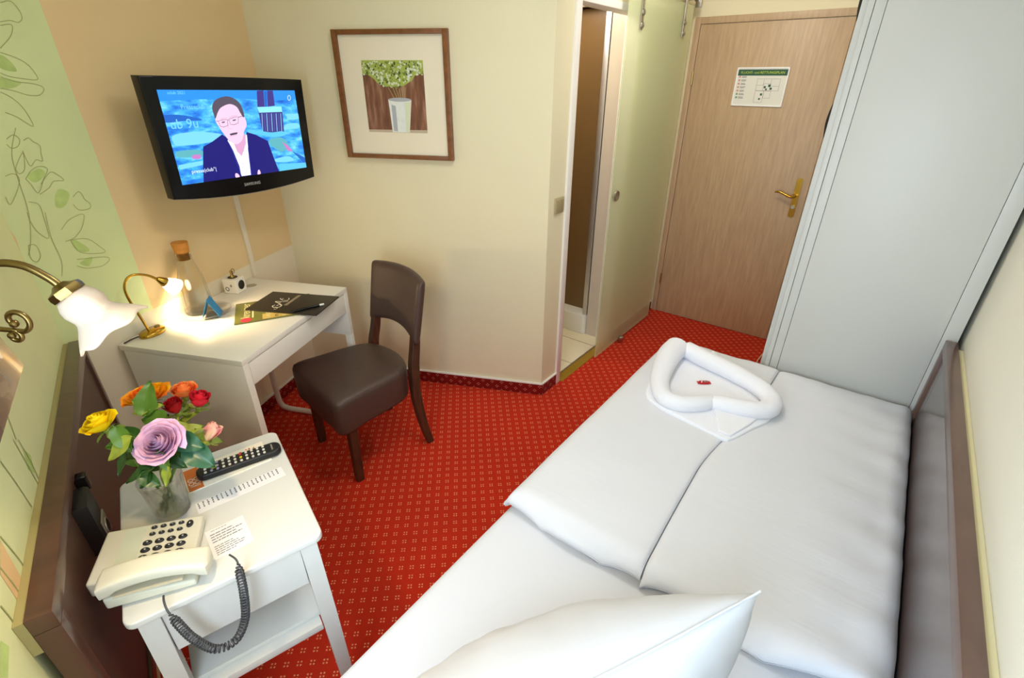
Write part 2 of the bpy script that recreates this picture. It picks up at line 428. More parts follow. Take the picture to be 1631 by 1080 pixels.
# skirting cut from the carpet with a white capping line
def skirt(name, c, axis, k, a, b, side):
    mb = MB()
    if axis == 'x':   # wall at x = k, facing side
        x0, x1 = sorted((k, k + side * 0.011)); mb.box(x0, x1, a, b, 0, 0.072, mi=0)
        x0, x1 = sorted((k, k + side * 0.013)); mb.box(x0, x1, a, b, 0.072, 0.079, mi=1)
    else:
        y0, y1 = sorted((k, k + side * 0.011)); mb.box(a, b, y0, y1, 0, 0.072, mi=0)
        y0, y1 = sorted((k, k + side * 0.013)); mb.box(a, b, y0, y1, 0.072, 0.079, mi=1)
    m2 = CARPETB_X if axis == 'x' else CARPETB_Y
    return struct(name, mb, [m2, TRIMW], c)
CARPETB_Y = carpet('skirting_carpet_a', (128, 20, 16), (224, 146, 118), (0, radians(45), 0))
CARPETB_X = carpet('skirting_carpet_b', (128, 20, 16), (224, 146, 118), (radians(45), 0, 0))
for _m in (CARPETB_X, CARPETB_Y):
    for nd in _m.node_tree.nodes:
        if nd.bl_idname == 'ShaderNodeSeparateXYZ':
            for lk in list(_m.node_tree.links):
                if lk.from_node == nd:
                    to = lk.to_socket; i = [o.name for o in nd.outputs].index(lk.from_socket.name)
                    _m.node_tree.links.remove(lk)
                    pick = {0: 1, 1: 2} if _m is CARPETB_X else {0: 0, 1: 2}
                    _m.node_tree.links.new(nd.outputs[pick[i]], to)
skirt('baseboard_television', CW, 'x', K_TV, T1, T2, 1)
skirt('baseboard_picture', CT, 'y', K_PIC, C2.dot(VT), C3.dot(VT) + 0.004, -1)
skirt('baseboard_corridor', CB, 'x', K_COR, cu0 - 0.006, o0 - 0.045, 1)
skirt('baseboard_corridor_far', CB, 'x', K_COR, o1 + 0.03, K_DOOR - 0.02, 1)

# white lining around the bathroom opening, brass threshold
mb = MB()
mb.box(K_COR - 0.085, K_COR + 0.012, o0 - 0.045, o0, 0, oz + 0.04, 0.003)
mb.box(K_COR - 0.085, K_COR + 0.002, o1, o1 + 0.03, 0, oz + 0.04, 0.003)
mb.box(K_COR - 0.085, K_COR + 0.006, o0, o1, oz - 0.006, oz + 0.028, 0.003)
struct('trim_1', mb, TRIMW, CB, smooth=30)
mb = MB().box(K_COR - 0.03, K_COR + 0.028, o0, o1 + 0.02, 0, 0.006, 0.002).box(K_COR - 0.036, K_COR - 0.03, o0, o1, 0, 0.012, mi=1)
struct('trim_2', mb, [mat('brass_threshold', (186, 150, 52), 0.4, 0.6), ALU], CB)

# bathroom beyond the opening
TILE = mat('cream_floor_tile', (236, 226, 196), 0.25, noise=0.02, nscale=4)
GROUT = mat('tile_joint', (150, 138, 110), 0.8)
BATHW = mat('bath_wall_panel', (206, 192, 174), 0.4)
SHOW = mat('brown_shower_wall', (120, 92, 56), 0.35, noise=0.06, nscale=3)
mb = MB().prism([(K_COR - 0.03, 2.075), (K_COR - 0.03, 2.9), (-2.35, 2.9), (-2.35, 1.64)], -0.05, 0.002)
for vv in (-1.72, -2.05): mb.box(vv, vv + 0.005, 2.08, 2.9, 0.002, 0.0026, mi=1)
for uu in (2.15, 2.45, 2.75): mb.box(-2.3, K_COR - 0.03, uu, uu + 0.005, 0.002, 0.0026, mi=1)
struct('floor_bathroom', mb, [TILE, GROUT], CB)
SU = 2.88
mb = MB().box(-1.505, K_COR - 0.082, SU, SU + 0.04, 0, HC).box(-2.35, -1.505, SU, SU + 0.04, 2.02, HC)
struct('wall_shower_front', mb, BATHW, CB)
mb = MB().box(-2.45, -2.35, 1.62, 3.75, 0, HC)
struct('wall_bathroom_back', mb, SHOW, CB)
struct('wall_shower_end', MB().box(-2.35, -1.44, 3.58, 3.62, 0, HC), SHOW, CB)
struct('wall_shower_side', MB().box(-1.505, -1.47, SU + 0.04, 3.58, 0, HC), SHOW, CB)

# ------------------------------------------------------------------ entry door
DY = K_DOOR
mb = MB()
for a, b, c, d in ((-1.305, -1.268, 0, 2.005), (-0.428, -0.375, 0, 2.005), (-1.268, -0.428, 1.968, 2.005)):
    mb.box(a, b, DY - 0.016, DY, c, d, 0.003)
dr = struct('door_1', mb, OAK, CB, smooth=30)
leaf = MB().box(-1.265, -0.431, DY - 0.011, DY, 0.008, 1.965, 0.002).build('door_leaf', OAK, dr, 30)
for z in (1.67, 0.28):
    MB().lathe([(0, -0.04), (0.0065, -0.04), (0.0065, 0.04), (0, 0.04)], 12, mtx=Matrix.Translation((-1.268, DY - 0.018, z))).build('hinge', mat('hinge_brass', (200, 180, 120), 0.3, 1.0), dr, 40)
mb = MB()
pl = [(0.018 * s_, zz) for s_, zz in ((-1, -0.105), (-0.8, -0.117), (0, -0.122), (0.8, -0.117), (1, -0.105), (1, 0.105), (0.8, 0.117), (0, 0.122), (-0.8, 0.117), (-1, 0.105))]
hx, hz = -0.488, 1.0
mb.prism(pl, 0, 0.006, mtx=Matrix.Translation((hx, DY - 0.017, hz)) @ XZ, bev=0.0)
plate = mb.build('handle_plate', BRASS, leaf, 30)
mb = MB().tube(catmull([(hx, DY - 0.018, hz + 0.015), (hx, DY - 0.05, hz + 0.015), (hx - 0.02, DY - 0.062, hz + 0.012), (hx - 0.055, DY - 0.062, hz + 0.022), (hx - 0.09, DY - 0.058, hz + 0.034), (hx - 0.118, DY - 0.052, hz + 0.03)], 5),
          [0.009] * 6 + [0.0085] * 9 + [0.007] * 8 + [0.005] * 3, 10)
mb.build('door_handle', BRASS, leaf, 40)
mb = MB().lathe([(0, 0), (0.011, 0), (0.011, 0.012), (0, 0.012)], 16, mtx=Matrix.Translation((hx, DY - 0.017, hz - 0.055)) @ Matrix.Rotation(pi / 2, 4, 'X'))
mb.build('lock_cylinder', STEEL, leaf, 40)

# evacuation plan on the door
t = thing('evacuation_plan', 'white framed landscape evacuation plan with dark green header on the oak door', 'sign', CB, K_DOOR - 0.012, -0.843, 1.622)
mb = MB(); hw, hh = 0.1485, 0.107
for a, b, c, d in ((-hw, -hw + 0.008, -hh, hh), (hw - 0.008, hw, -hh, hh), (-hw, hw, -hh, -hh + 0.008), (-hw, hw, hh - 0.008, hh)):
    mb.box(a, b, -0.008, 0, c, d, 0.002)
mb.build('frame', mat('silver_frame', (240, 240, 236), 0.35), t, 30)
GRN = mat('sign_green', (36, 84, 60), 0.5); YG = mat('sign_yellow_green', (196, 214, 40), 0.5)
mb = MB().box(-hw + 0.006, hw - 0.006, -0.004, -0.001, -hh + 0.006, hh - 0.006)
y1 = -0.0045
mb.poly([(-hw + 0.008, y1, hh - 0.045), (hw - 0.008, y1, hh - 0.045), (hw - 0.008, y1, hh - 0.012), (-hw + 0.008, y1, hh - 0.012)], 1)
mb.text('FLUCHT- und RETTUNGSPLAN', 0.0185, Matrix.Translation((0, y1 - 0.0005, hh - 0.029)) @ XZ, 2)
rnd = random.Random(3)
for k in range(7):      # legend column
    z = 0.05 - k * 0.019
    mb.poly([(-0.132, y1, z), (-0.12, y1, z), (-0.12, y1, z + 0.011), (-0.132, y1, z + 0.011)], 3 if k < 5 else 4)
    for q in range(2): mb.poly([(-0.114, y1, z + q * 0.006), (-0.114 + rnd.uniform(.02, .035), y1, z + q * 0.006), (-0.085, y1, z + 0.003 + q * 0.006), (-0.114, y1, z + 0.003 + q * 0.006)], 5)
def rectline(x0, x1, z0, z1, th=0.0012, mi=5):
    for a, b, c, d in ((x0, x1, z0, z0 + th), (x0, x1, z1 - th, z1), (x0, x0 + th, z0, z1), (x1 - th, x1, z0, z1)):
        mb.poly([(a, y1, c), (b, y1, c), (b, y1, d), (a, y1, d)], mi)
for r_ in ((-0.02, 0.11, -0.02, 0.045), (-0.02, 0.03, -0.085, -0.02), (0.03, 0.07, -0.06, -0.02), (0.02, 0.06, -0.02, 0.02), (0.06, 0.11, 0.005, 0.045), (-0.02, 0.02, 0.01, 0.045)): rectline(*r_)
for x, z, s_ in ((0.03, 0.0, 0.006), (0.055, 0.008, 0.007), (0.066, -0.008, 0.006), (0.018, -0.04, 0.006), (0.012, -0.065, 0.005), (0.04, -0.012, 0.005)):
    mb.poly([(x - s_, y1 - 0.0002, z - s_), (x + s_, y1 - 0.0002, z - s_), (x + s_, y1 - 0.0002, z + s_), (x - s_, y1 - 0.0002, z + s_)], 1)
mb.build('plan_sheet', [mat('plan_paper', (226, 224, 212), 0.35, coat=0.3), GRN, YG, mat('sign_red', (206, 150, 142), 0.6), mat('sign_green2', (120, 160, 120), 0.6), TXTG], t, 0)

# ------------------------------------------------------------------ sliding glass door on its rail
GLASS = mat('satin_glass', (236, 244, 196), 0.35, trans=0.3, ior=1.3, alpha=0.5)
GX = -1.272
t = thing('sliding_glass_door', 'satin greenish sliding glass door hanging in front of the corridor wall', 'glass door', CB, 3.02, GX, 0.0)
MB().box(-0.004, 0.004, -0.43, 0.43, 0.018, 2.05, 0.001).build('glass_panel', GLASS, t, 0)
for dy in (-0.29, 0.29):
    mb = MB().box(0.005, 0.013, dy - 0.014, dy + 0.014, 1.88, 2.10, 0.003)
    for zz in (1.90, 1.955):
        mb.lathe([(0, 0), (0.014, 0), (0.014, 0.006), (0.006, 0.011), (0, 0.012)], 16, mtx=Matrix.Translation((0.013, dy, zz)) @ Matrix.Rotation(pi / 2, 4, 'Y'))
    mb.lathe([(0, -0.006), (0.026, -0.006), (0.022, 0), (0.026, 0.006), (0, 0.006)], 20, mtx=Matrix.Translation((0.0, dy, 2.126)) @ Matrix.Rotation(pi / 2, 4, 'Y'))
    mb.build('roller_hanger', STEEL, t, 40)
mb = MB().lathe([(0.012, -0.012), (0.027, -0.012), (0.03, -0.006), (0.03, 0.010), (0.026, 0.013), (0.018, 0.008), (0.0, 0.007)], 24, mtx=Matrix.Translation((0, -0.365, 1.065)) @ Matrix.Rotation(pi / 2, 4, 'Y'))
mb.build('pull_knob', STEEL, t, 40)
t = thing('door_rail', 'brushed steel rail fixed above the sliding glass door', 'rail', CB, 2.9, GX, 2.09)
MB().tube([(0, -0.72, 0), (0, 0.60, 0)], 0.011, 14).build('rail_tube', STEEL, t, 40)
for dy in (-0.6, 0.0, 0.56):
    MB().tube([(0, dy, -0.002), (-0.05, dy, -0.002)], 0.009, 10).lathe([(0, 0), (0.02, 0), (0.02, 0.01), (0, 0.01)], 16, mtx=Matrix.Translation((-0.052, dy, 0)) @ Matrix.Rotation(pi / 2, 4, 'Y')).build('wall_bracket', STEEL, t, 40)
MB().lathe([(0, 0), (0.018, 0), (0.018, 0.03), (0, 0.03)], 16, mtx=Matrix.Translation((0, 0.59, 0)) @ Matrix.Rotation(-pi / 2, 4, 'X')).box(-0.005, 0.03, 0.585, 0.61, -0.045, 0.0, 0.003).build('rail_stop', STEEL, t, 40)

t = thing('light_switch', 'square beige light switch on the wall before the bathroom opening', 'switch', CB, 2.125, K_COR, 1.095)
MB().box(0, 0.008, -0.04, 0.04, -0.04, 0.04, 0.003).build('switch_frame', mat('beige_plastic', (176, 162, 126), 0.4), t, 30)
MB().box(0.008, 0.013, -0.028, 0.028, -0.028, 0.028, 0.002, mtx=Matrix.Rotation(radians(0), 4, 'Y')).build('rocker', mat('bronze_plastic', (158, 143, 106), 0.35), t, 30)

t = thing('shower_enclosure', 'white shower tray with slim aluminium post seen through the bathroom opening', 'shower', CB, 2.88, -1.93, 0.002)
mb = MB().prism(rrect(-0.41, 0.42, -0.02, 0.68, 0.03), 0.0, 0.15, bev=0.008)
mb.build('shower_tray', mat('tray_white', (238, 236, 228), 0.25), t, 40)
MB().box(-0.40, 0.384, 0.085, 0.093, 0.1502, 2.016, 0.001).build('brown_screen', SHOW, t, 0)
MB().box(0.385, 0.42, -0.005, 0.03, 0.152, 2.016, 0.004).build('corner_post', ALU, t, 30)
tag(MB().lathe([(0, 0), (0.013, 0), (0.013, 0.012), (0.018, 0.02), (0.021, 0.032), (0.018, 0.044), (0.008, 0.05), (0, 0.051)], 20).build('door_stop', STEEL, None, 40, loc=W(CB, 2.925, -1.247)), 'small round metal door stop on the red carpet by the glass door', 'door stop')

# ------------------------------------------------------------------ wardrobe
WARD = mat('wardrobe_white', (196, 196, 191), 0.4)
t = thing('wardrobe', 'tall white wardrobe whose side panel stands at the foot of the bed', 'wardrobe', CB, 2.15, 0.0485, 0.0)
x0, x1 = -0.285, 0.28
MB().box(x0, x1, 0.012, 1.42, 0.0, 2.36, 0.003).build('carcass', WARD, t, 30)
mb = MB()
mb.box(x0, x0 + 0.018, 0.0, 0.012, 0.0, 2.36, 0.003)
mb.box(x0 + 0.0195, x0 + 0.05, 0.001, 0.012, 0.0, 2.36, 0.002)
mb.box(x1 - 0.045, x1, 0.001, 0.012, 0.0, 2.36, 0.002)
mb.box(x0 + 0.0515, x1 - 0.0465, 0.002, 0.012, 0.0, 2.36, 0.001)
mb.build('side_panel', WARD, t, 30)
for k in range(2):
    d = MB().box(x0 - 0.02, x0 - 0.001, 0.02 + k * 0.7, 0.71 + k * 0.7, 0.06, 2.34, 0.003).build('wardrobe_door', WARD, t, 30)
    yy = 0.20 if k == 0 else 0.78
    for z0 in ((1.44, 1.60), (1.82, 1.98)):
        mb = MB().tube(catmull([(x0 - 0.02, yy, z0[0]), (x0 - 0.036, yy, z0[0] + 0.02), (x0 - 0.044, yy, sum(z0) / 2), (x0 - 0.036, yy, z0[1] - 0.02), (x0 - 0.02, yy, z0[1])], 5), 0.006, 8)
        mb.build('handle', BLACKM, d, 40)
tag(MB().tube(catmull([tuple(W(CB, 3.05, -0.33)) , tuple(W(CB, 3.02, -0.35, 0.005)), tuple(W(CB, 3.22, -0.40, 0.006)), tuple(W(CB, 3.36, -0.375, 0.05)), tuple(W(CB, 3.42, -0.33, 0.12))], 8), 0.004, 8).build('cable', mat('ivory_cable', (222, 196, 170), 0.5), None, 40),
    'thin ivory cable on the carpet beside the wardrobe', 'cable')

# ------------------------------------------------------------------ bed, duvet, towel, pillow
t = thing('bed', 'single bed with white fitted sheet standing between carpet and right wall', 'bed', CB, 1.13, -0.19, 0.0)
hx = 0.475
MB().box(-hx + 0.01, hx - 0.01, -1.0, 0.99, 0.10, 0.30, 0.006).build('bed_base', RBROWN, t, 30)
for sx in (-1, 1):
    for yy in (-0.94, 0.93):
        MB().box(sx * 0.42 - 0.03, sx * 0.42 + 0.03, yy - 0.03, yy + 0.03, 0, 0.10, 0.003).build('leg', RBROWN, t, 30)
mb = MB().box(-hx, hx, -1.0, 0.995, 0.30, 0.50, 0.035, seg=4)
mb.build('mattress', LINEN, t, 60)

DUVET = mat('duvet_damask', (210, 211, 216), 0.8, sheen=0.25, bump=0.35, bscale=5, stretch=(1.0, 9, 1))
t = thing('duvet', 'white duvet folded lengthwise and spread over the lower part of the bed', 'duvet', CB, 1.485, -0.185, 0.50)
def sm(x, a, b):
    q = max(0.0, min(1.0, (x - a) / (b - a))); return q * q * (3 - 2 * q)
def vn(x, y, s=0):     # smooth wrinkle noise
    return (sin(7 * x + 3.1 * y + s) * sin(5.3 * y - 2.2 * x + 1.7 * s) + 0.5 * sin(17 * x - 11 * y + s) * sin(13 * y + 6 * x)) / 1.5
DX0, DX1, DY0, DY1 = -0.478, 0.478, -0.638, 0.652
def seam_x(y):
    return -0.045 - 0.012 * sin((y + 0.6) * 3.0) + 0.055 * sm(y, -0.2, 0.3)
def duvet_half(name, side):
    mb = MB(); nu, nv = 44, 70
    rows = []
    prof = 10
    def top(a, b):
        y = DY0 + (DY1 - DY0) * b + (0.012 * sin(a * 9) * (1 - b) if side > 0 else 0.008 * sin(a * 7 + 1) * (1 - b))
        if side > 0: y += 0.02 * (1 - b) * a
        s = seam_x(y)
        x = DX0 + (s - 0.002 - DX0) * a if side < 0 else s + 0.002 + (DX1 - s) * a
        de = min(abs(x - (DX0 if side < 0 else DX1)), abs(y - DY0), abs(y - DY1))
        dse = abs(x - s)
        z = 0.072 * sqrt(max(0, 1 - (1 - min(1, de / 0.05)) ** 2)) * 0.55 + 0.031
        z -= 0.006 * math.exp(-(dse / 0.010) ** 2)
        z += 0.004 * vn(x * 1.3, y * 1.2, 1.0) + 0.0022 * sin(46 * y + 9 * x) * sm(x, 0.15, 0.45)
        z += 0.005 * vn(x * 3, y * 2, 2.0) * sm(y, 0.35, 0.62) + 0.006 * vn(x * 4, y * 3.5, .5) * sm(x, 0.33, 0.47)
        return x, y, z
    V = []
    for i in range(nu + 1):
        for j in range(nv + 1):
            V.append(top(i / nu, j / nv))
    F = [(i * (nv + 1) + j, (i + 1) * (nv + 1) + j, (i + 1) * (nv + 1) + j + 1, i * (nv + 1) + j + 1) for i in range(nu) for j in range(nv)]
    # skirt down to the sheet along the rim with a tucked fold
    rim = [i * (nv + 1) for i in range(nu + 1)] + [nu * (nv + 1) + j for j in range(1, nv + 1)] + [i * (nv + 1) + nv for i in range(nu - 1, -1, -1)] + [j for j in range(nv - 1, 0, -1)]
    cx = sum(V[i][0] for i in rim) / len(rim); cy = 0.0
    lay = [(0.006, -0.010), (0.0075, -0.020), (0.004, -0.026), (-0.004, -0.0275), (0.004, -0.029), (0.004, -0.0305)]
    prev = rim; base = len(V)
    for (o, dz) in lay:
        cur = []
        for i in rim:
            x, y, z = V[i]
            ox = 0; oy = 0
            if abs(x - DX0) < 1e-6: ox = -o
            elif side > 0 and x > DX1 - 0.004: ox = o * 0.3
            if i % (nv + 1) == 0: oy = -o
            elif i % (nv + 1) == nv: oy = o * 0.2
            V.append((x + ox, y + oy, max(0.0008, z + dz if z > 0.03 else z + dz))); cur.append(len(V) - 1)
        n = len(rim)
        for k in range(n): F.append((prev[k], prev[(k + 1) % n], cur[(k + 1) % n], cur[k]))
        prev = cur
    F.append(tuple(prev))
    mb.add(V, F)
    return mb.build(name, DUVET, t, 70)
duvet_half('duvet_fold', -1)
duvet_half('duvet_fold', 1)

# folded towel in the shape of a heart
t = thing('heart_towel', 'white terry towel rolled into a heart on the foot of the duvet', 'towel', CB, 1.75, -0.38, 0.567)
def bl(u, v, z): return (v + 0.38, u - 1.75, z)
rollL = catmull([bl(1.955, -0.565, 0.045), bl(1.86, -0.565, 0.044), bl(1.74, -0.545, 0.038), bl(1.64, -0.515, 0.034), bl(1.565, -0.465, 0.033), bl(1.56, -0.405, 0.033), bl(1.60, -0.355, 0.031), bl(1.648, -0.322, 0.028)], 8)
nL = len(rollL)
mb = MB().tube(rollL, [0.052 - 0.018 * sm(i / nL, 0.05, 0.5) - 0.006 * sm(i / nL, .85, 1) for i in range(nL)], 18, flat=0.85)
mb.build('left_roll', TERRY, t, 70)
rollR = catmull([bl(1.965, -0.528, 0.040), bl(1.93, -0.43, 0.040), bl(1.90, -0.32, 0.038), bl(1.855, -0.21, 0.036), bl(1.795, -0.145, 0.035), bl(1.725, -0.135, 0.034), bl(1.68, -0.185, 0.033), bl(1.66, -0.26, 0.031), bl(1.652, -0.312, 0.028)], 8)
nR = len(rollR)
mb = MB().tube(rollR, [0.042 - 0.006 * sm(i / nR, 0.1, 0.6) - 0.006 * sm(i / nR, .88, 1) for i in range(nR)], 18, flat=0.85)
mb.build('right_roll', TERRY, t, 70)
out = catmull([bl(1.97, -0.55, 0), bl(1.76, -0.575, 0), bl(1.585, -0.545, 0), bl(1.53, -0.48, 0), bl(1.505, -0.36, 0), bl(1.482, -0.225, 0), bl(1.50, -0.195, 0), bl(1.60, -0.155, 0), bl(1.70, -0.118, 0), bl(1.80, -0.14, 0), bl(1.90, -0.30, 0)], 6, closed=True)
mb = MB().prism([(p.x, p.y) for p in out], -0.004, 0.014, bev=0.006, seg=3)
mb.ribbon([bl(1.645, -0.31, 0.0155), bl(1.58, -0.285, 0.0155), bl(1.50, -0.25, 0.0155)], 0.003, 0)
mb.prism([bl(1.64, -0.305, 0)[:2], bl(1.575, -0.275, 0)[:2], bl(1.505, -0.245, 0)[:2], bl(1.50, -0.205, 0)[:2], bl(1.60, -0.17, 0)[:2], bl(1.68, -0.15, 0)[:2]], 0.012, 0.022, bev=0.005, seg=3)
mb.build('flat_layer', TERRY, t, 60)
def flap(a, b):      # soft folded corner peeping out behind the right roll
    q = 2 * pi * a; h = b
    r0 = (1 - h) ** 0.7
    return bl(1.962 + 0.034 * r0 * sin(q) + 0.012 * h, -0.405 + 0.040 * r0 * cos(q) - 0.012 * h, 0.010 + 0.058 * h)
MB().grid(flap, 20, 8).build('corner_flap', TERRY, t, 60, weld=True)
tag_c = thing('chocolate', 'tiny red wrapped chocolate lying in the middle of the towel heart', 'sweet', CB, 1.782, -0.386, 0.5812)
mb = MB().box(-0.018, 0.018, -0.0095, 0.0095, 0.0, 0.008, 0.003, mi=0, seg=3)
mb.prism([(-0.018, -0.008), (-0.026, -0.0095), (-0.026, 0.0095), (-0.018, 0.008)], 0.003, 0.0045); mb.prism([(0.018, -0.008), (0.026, -0.0095), (0.026, 0.0095), (0.018, 0.008)], 0.003, 0.0045)
mb.poly([(-0.004, -0.005, 0.0083), (0.012, -0.005, 0.0083), (0.014, 0.004, 0.0083), (-0.001, 0.005, 0.0083)], 1)
mb.ribbon([(-0.013, -0.006, 0.0083), (-0.009, 0.0, 0.0083), (-0.007, 0.006, 0.0083)], 0.003, 2)
mb.build('wrapper', [mat('red_foil', (190, 24, 36), 0.3, 0.3), mat('grey_brown_print', (130, 116, 110), 0.4), PAPER], tag_c, 40)
tag_c.rotation_euler.z += radians(38)

# standing pillow
PILW = mat('pillow_cotton', (202, 204, 209), 0.85, sheen=0.1, bump=0.08, bscale=900)
t = thing('pillow', 'large white pillow standing upright on the sheet at the head of the bed', 'pillow', CB, 0.40, -0.165, 0.502)
P_tr = Vector((0.0145 + 0.165, 0.69 - 0.40, 0.375)); P_br = Vector((-0.012 + 0.165, 0.742 - 0.40, 0.035))
e = Vector((-0.180, -0.313, 0)).normalized()
Wp = 0.78
nrm = Vector((-e.y, e.x, 0)); nrm = nrm if nrm.x < 0 else -nrm     # front, towards the carpet side
def pil(sgn):
    def fn(a, b):
        p = (P_tr.lerp(P_br, b)) + e * (Wp * a)
        h = (max(0, sin(pi * a)) ** 0.55) * (max(0, sin(pi * b)) ** 0.6)
        bulge = (0.185 if sgn > 0 else 0.105) * h
        bulge += 0.006 * vn(a * 3, b * 3, sgn) * h
        p = p + nrm * (sgn * bulge)
        p.z += -0.03 * sin(pi * a) ** 1.0 * (1 - b) + 0.0
        # bottom settles flat on the sheet
        p.z = max(p.z, 0.004 + 0.01 * (1 - h))
        return tuple(p)
    return fn
mb = MB().grid(pil(1), 48, 30).grid(pil(-1), 48, 30)
mb.build('pillowcase', PILW, t, 75, weld=True)
seam = [Vector(pil(1)(k / 40, 0.0)) + Vector((0, 0, 0.001)) for k in range(41)] 
MB().tube(seam, 0.0022, 6).build('piped_seam', PILW, t, 60)

# ------------------------------------------------------------------ panelled boards
def board(name, label, c, u, v, length, flip, zt, zb, backgap, mats):
    # board runs along local y, face towards -x (flip=-1) or +x; origin at the far front top corner plan point
    t = thing(name, label, 'headboard', c, u, v, 0.0)
    return t
# right board: front x=0, back x=.034, y from 0 (far) to -length
t = thing('bed_side_board', 'brown wooden board along the right wall beside the bed', 'headboard', CB, 2.135, 0.294, 0.0)
zt, zb, LEN, TH = 0.853, 0.34, 2.3, 0.034
mb = MB().box(0.0, TH, -LEN, 0, zt - 0.035, zt, 0.003).box(0.0, TH, -0.035, 0, zb, zt - 0.035, 0.003).box(0.0, TH, -LEN, -LEN + 0.035, zb, zt - 0.035, 0.003).box(0, TH, -LEN + .035, -0.035, zb, zb + 0.035, 0.003)
mb.build('frame', RBROWN, t, 30)
MB().box(0.008, TH - 0.006, -LEN + 0.033, -0.033, zb + 0.033, zt - 0.033).build('inset_panel', mat('taupe_gloss_panel', (88, 74, 71), 0.22, coat=0.4), t, 0)
MB().box(TH + 0.0005, 0.0505, -LEN, -0.035, zt - 0.07, zt - 0.012).build('back_batten', mat('pale_yellow_batten', (226, 216, 172), 0.6), t, 0)
# left board behind the nightstand (L frame, front faces +y)
t = thing('headboard', 'dark brown wooden headboard on the green wall behind the nightstand', 'headboard', CL, -0.325, -1.45, 0.0)
x0, x1 = -0.628, 0.575; zt, zb = 0.85, 0.26
TH = 0.038
mb = MB().box(x0, x1, -TH, 0, zt - 0.04, zt, 0.003).box(x0, x0 + 0.04, -TH, 0, zb, zt - 0.04, 0.003).box(x1 - 0.04, x1, -TH, 0, zb, zt - 0.04, 0.003).box(x0 + .04, x1 - .04, -TH, 0, zb, zb + 0.04, 0.003)
mb.build('frame', DBROWN, t, 30)
MB().box(x0 + 0.038, x1 - 0.038, -TH + 0.006, -0.008, zb + 0.038, zt - 0.038).build('inset_panel', mat('dark_brown_gloss_panel', (86, 62, 52), 0.42), t, 0)
MB().box(x0, x1 - 0.002, -0.0525, -TH - 0.0005, zt - 0.085, zt - 0.004).build('back_batten', mat('wood_batten', (164, 152, 102), 0.6), t, 0)

# socket strip on the headboard
t = thing('socket_unit', 'black angled socket unit with grey outlet plate on the headboard', 'socket', CL, -0.3335, -1.255, 0.735)
MB().prism([(-0.03, 0.0005), (-0.03, 0.022), (-0.022, 0.03), (0.052, 0.03), (0.052, 0.0005)], -0.085, 0.062, bev=0.003).build('housing', BLACKM, t, 40)
HM = Matrix.Translation((0.005, 0.0345, -0.044)) @ Matrix.Rotation(-pi / 2, 4, 'X')
MB().box(-0.022, 0.03, 0.0305, 0.0345, -0.075, -0.012, 0.0015).lathe([(0.0165, 0), (0.020, 0), (0.020, 0.002), (0.0165, 0.002)], 24, 0, HM).build('outlet_plate', mat('titanium_plastic', (150, 142, 130), 0.35, 0.4), t, 40)
MB().lathe([(0, 0.0006), (0.0165, 0.0006), (0.0165, 0.0015), (0, 0.0015)], 24, 0, HM).build('outlet_hole', BLACKM, t, 40)
tt = thing('switch_block', 'small dark chrome block fixed on the headboard above the socket unit', 'switch', CL, -0.3335, -1.325, 0.785)
MB().box(-0.012, 0.012, 0.0005, 0.026, -0.022, 0.02, 0.004, seg=3).build('housing', mat('dark_chrome', (52, 46, 44), 0.15, 0.7), tt, 40)

# dark wedge-shaped board above
t = thing('wall_board', 'dark brown sloping wooden wall board under the brass wall lamp, cut by the left edge', 'wall board', CL, K_LEFT, -0.88, 1.22)
mb = MB().prism([(0, 0), (0.128, 0.0), (0.108, 0.118), (0, 0.118)], -0.18, 0.18, bev=0.003,
                mtx=Matrix(((0, 0, 1, 0), (1, 0, 0, 0), (0, 1, 0, 0), (0, 0, 0, 1))))
mb.build('board', mat('bronze_brown_gloss', (104, 74, 62), 0.25, coat=0.4), t, 30)

# ------------------------------------------------------------------ nightstand
t = thing('nightstand', 'white wooden nightstand with rounded top beside the dark headboard', 'nightstand', CL, -0.078, -1.148, 0.0)
NX0, NX1, NY0, NY1 = -0.238, 0.238, -0.194, 0.194      # x along the wall, y out from the wall
mb = MB().prism(rrect(NX0, NX1, NY0, NY1, 0.022, 6), 0.682, 0.70, bev=0.004, seg=3)
mb.build('top', WHITE, t, 40)
for sx in (-1, 1):
    for sy in (-1, 1):
        cx, cy = sx * 0.205, sy * 0.158
        dx, dy = sx * 0.012, sy * 0.012
        mb = MB(); q = 0.019
        lv = []
        for z, k in ((0.0, 0.82), (0.42, 1.0), (0.682, 1.0)):
            f = (0.682 - z) / 0.682
            lv.append([(cx + dx * f + a * q * k, cy + dy * f + b * q * k, z) for a, b in ((-1, -1), (1, -1), (1, 1), (-1, 1))])
        V = sum(lv, []); F = [(3, 2, 1, 0), (8, 9, 10, 11)]
        for l in range(2):
            for k in range(4): F.append((l * 4 + k, l * 4 + (k + 1) % 4, l * 4 + 4 + (k + 1) % 4, l * 4 + 4 + k))
        mb.add(V, F); mb.build('leg', WHITE, t, 30)
for sx in (-1, 1):
    a, b = sorted((sx * 0.217, sx * 0.199))
    MB().box(a, b, -0.139, 0.139, 0.545, 0.682, 0.001).build('side_panel', WHITE, t, 0)
MB().box(-0.186, 0.186, -0.17, -0.155, 0.545, 0.682).build('back_panel', WHITE, t, 0)
dw = MB().box(-0.184, 0.184, 0.150, 0.172, 0.552, 0.676, 0.003).build('drawer', WHITE, t, 30)
MB().lathe([(0, 0.03), (0.008, 0.029), (0.0135, 0.022), (0.0135, 0.016), (0.006, 0.008), (0.006, 0)], 20, mtx=Matrix.Translation((0, 0.172, 0.622)) @ Matrix.Rotation(-pi / 2, 4, 'X')).build('knob', STEEL, dw, 50)
MB().box(-0.195, 0.195, -0.148, 0.148, 0.385, 0.40, 0.002).box(-0.222, 0.222, -0.142, 0.142, 0.36, 0.384, 0.002).build('shelf', WHITE, t, 30)

ZN = 0.70
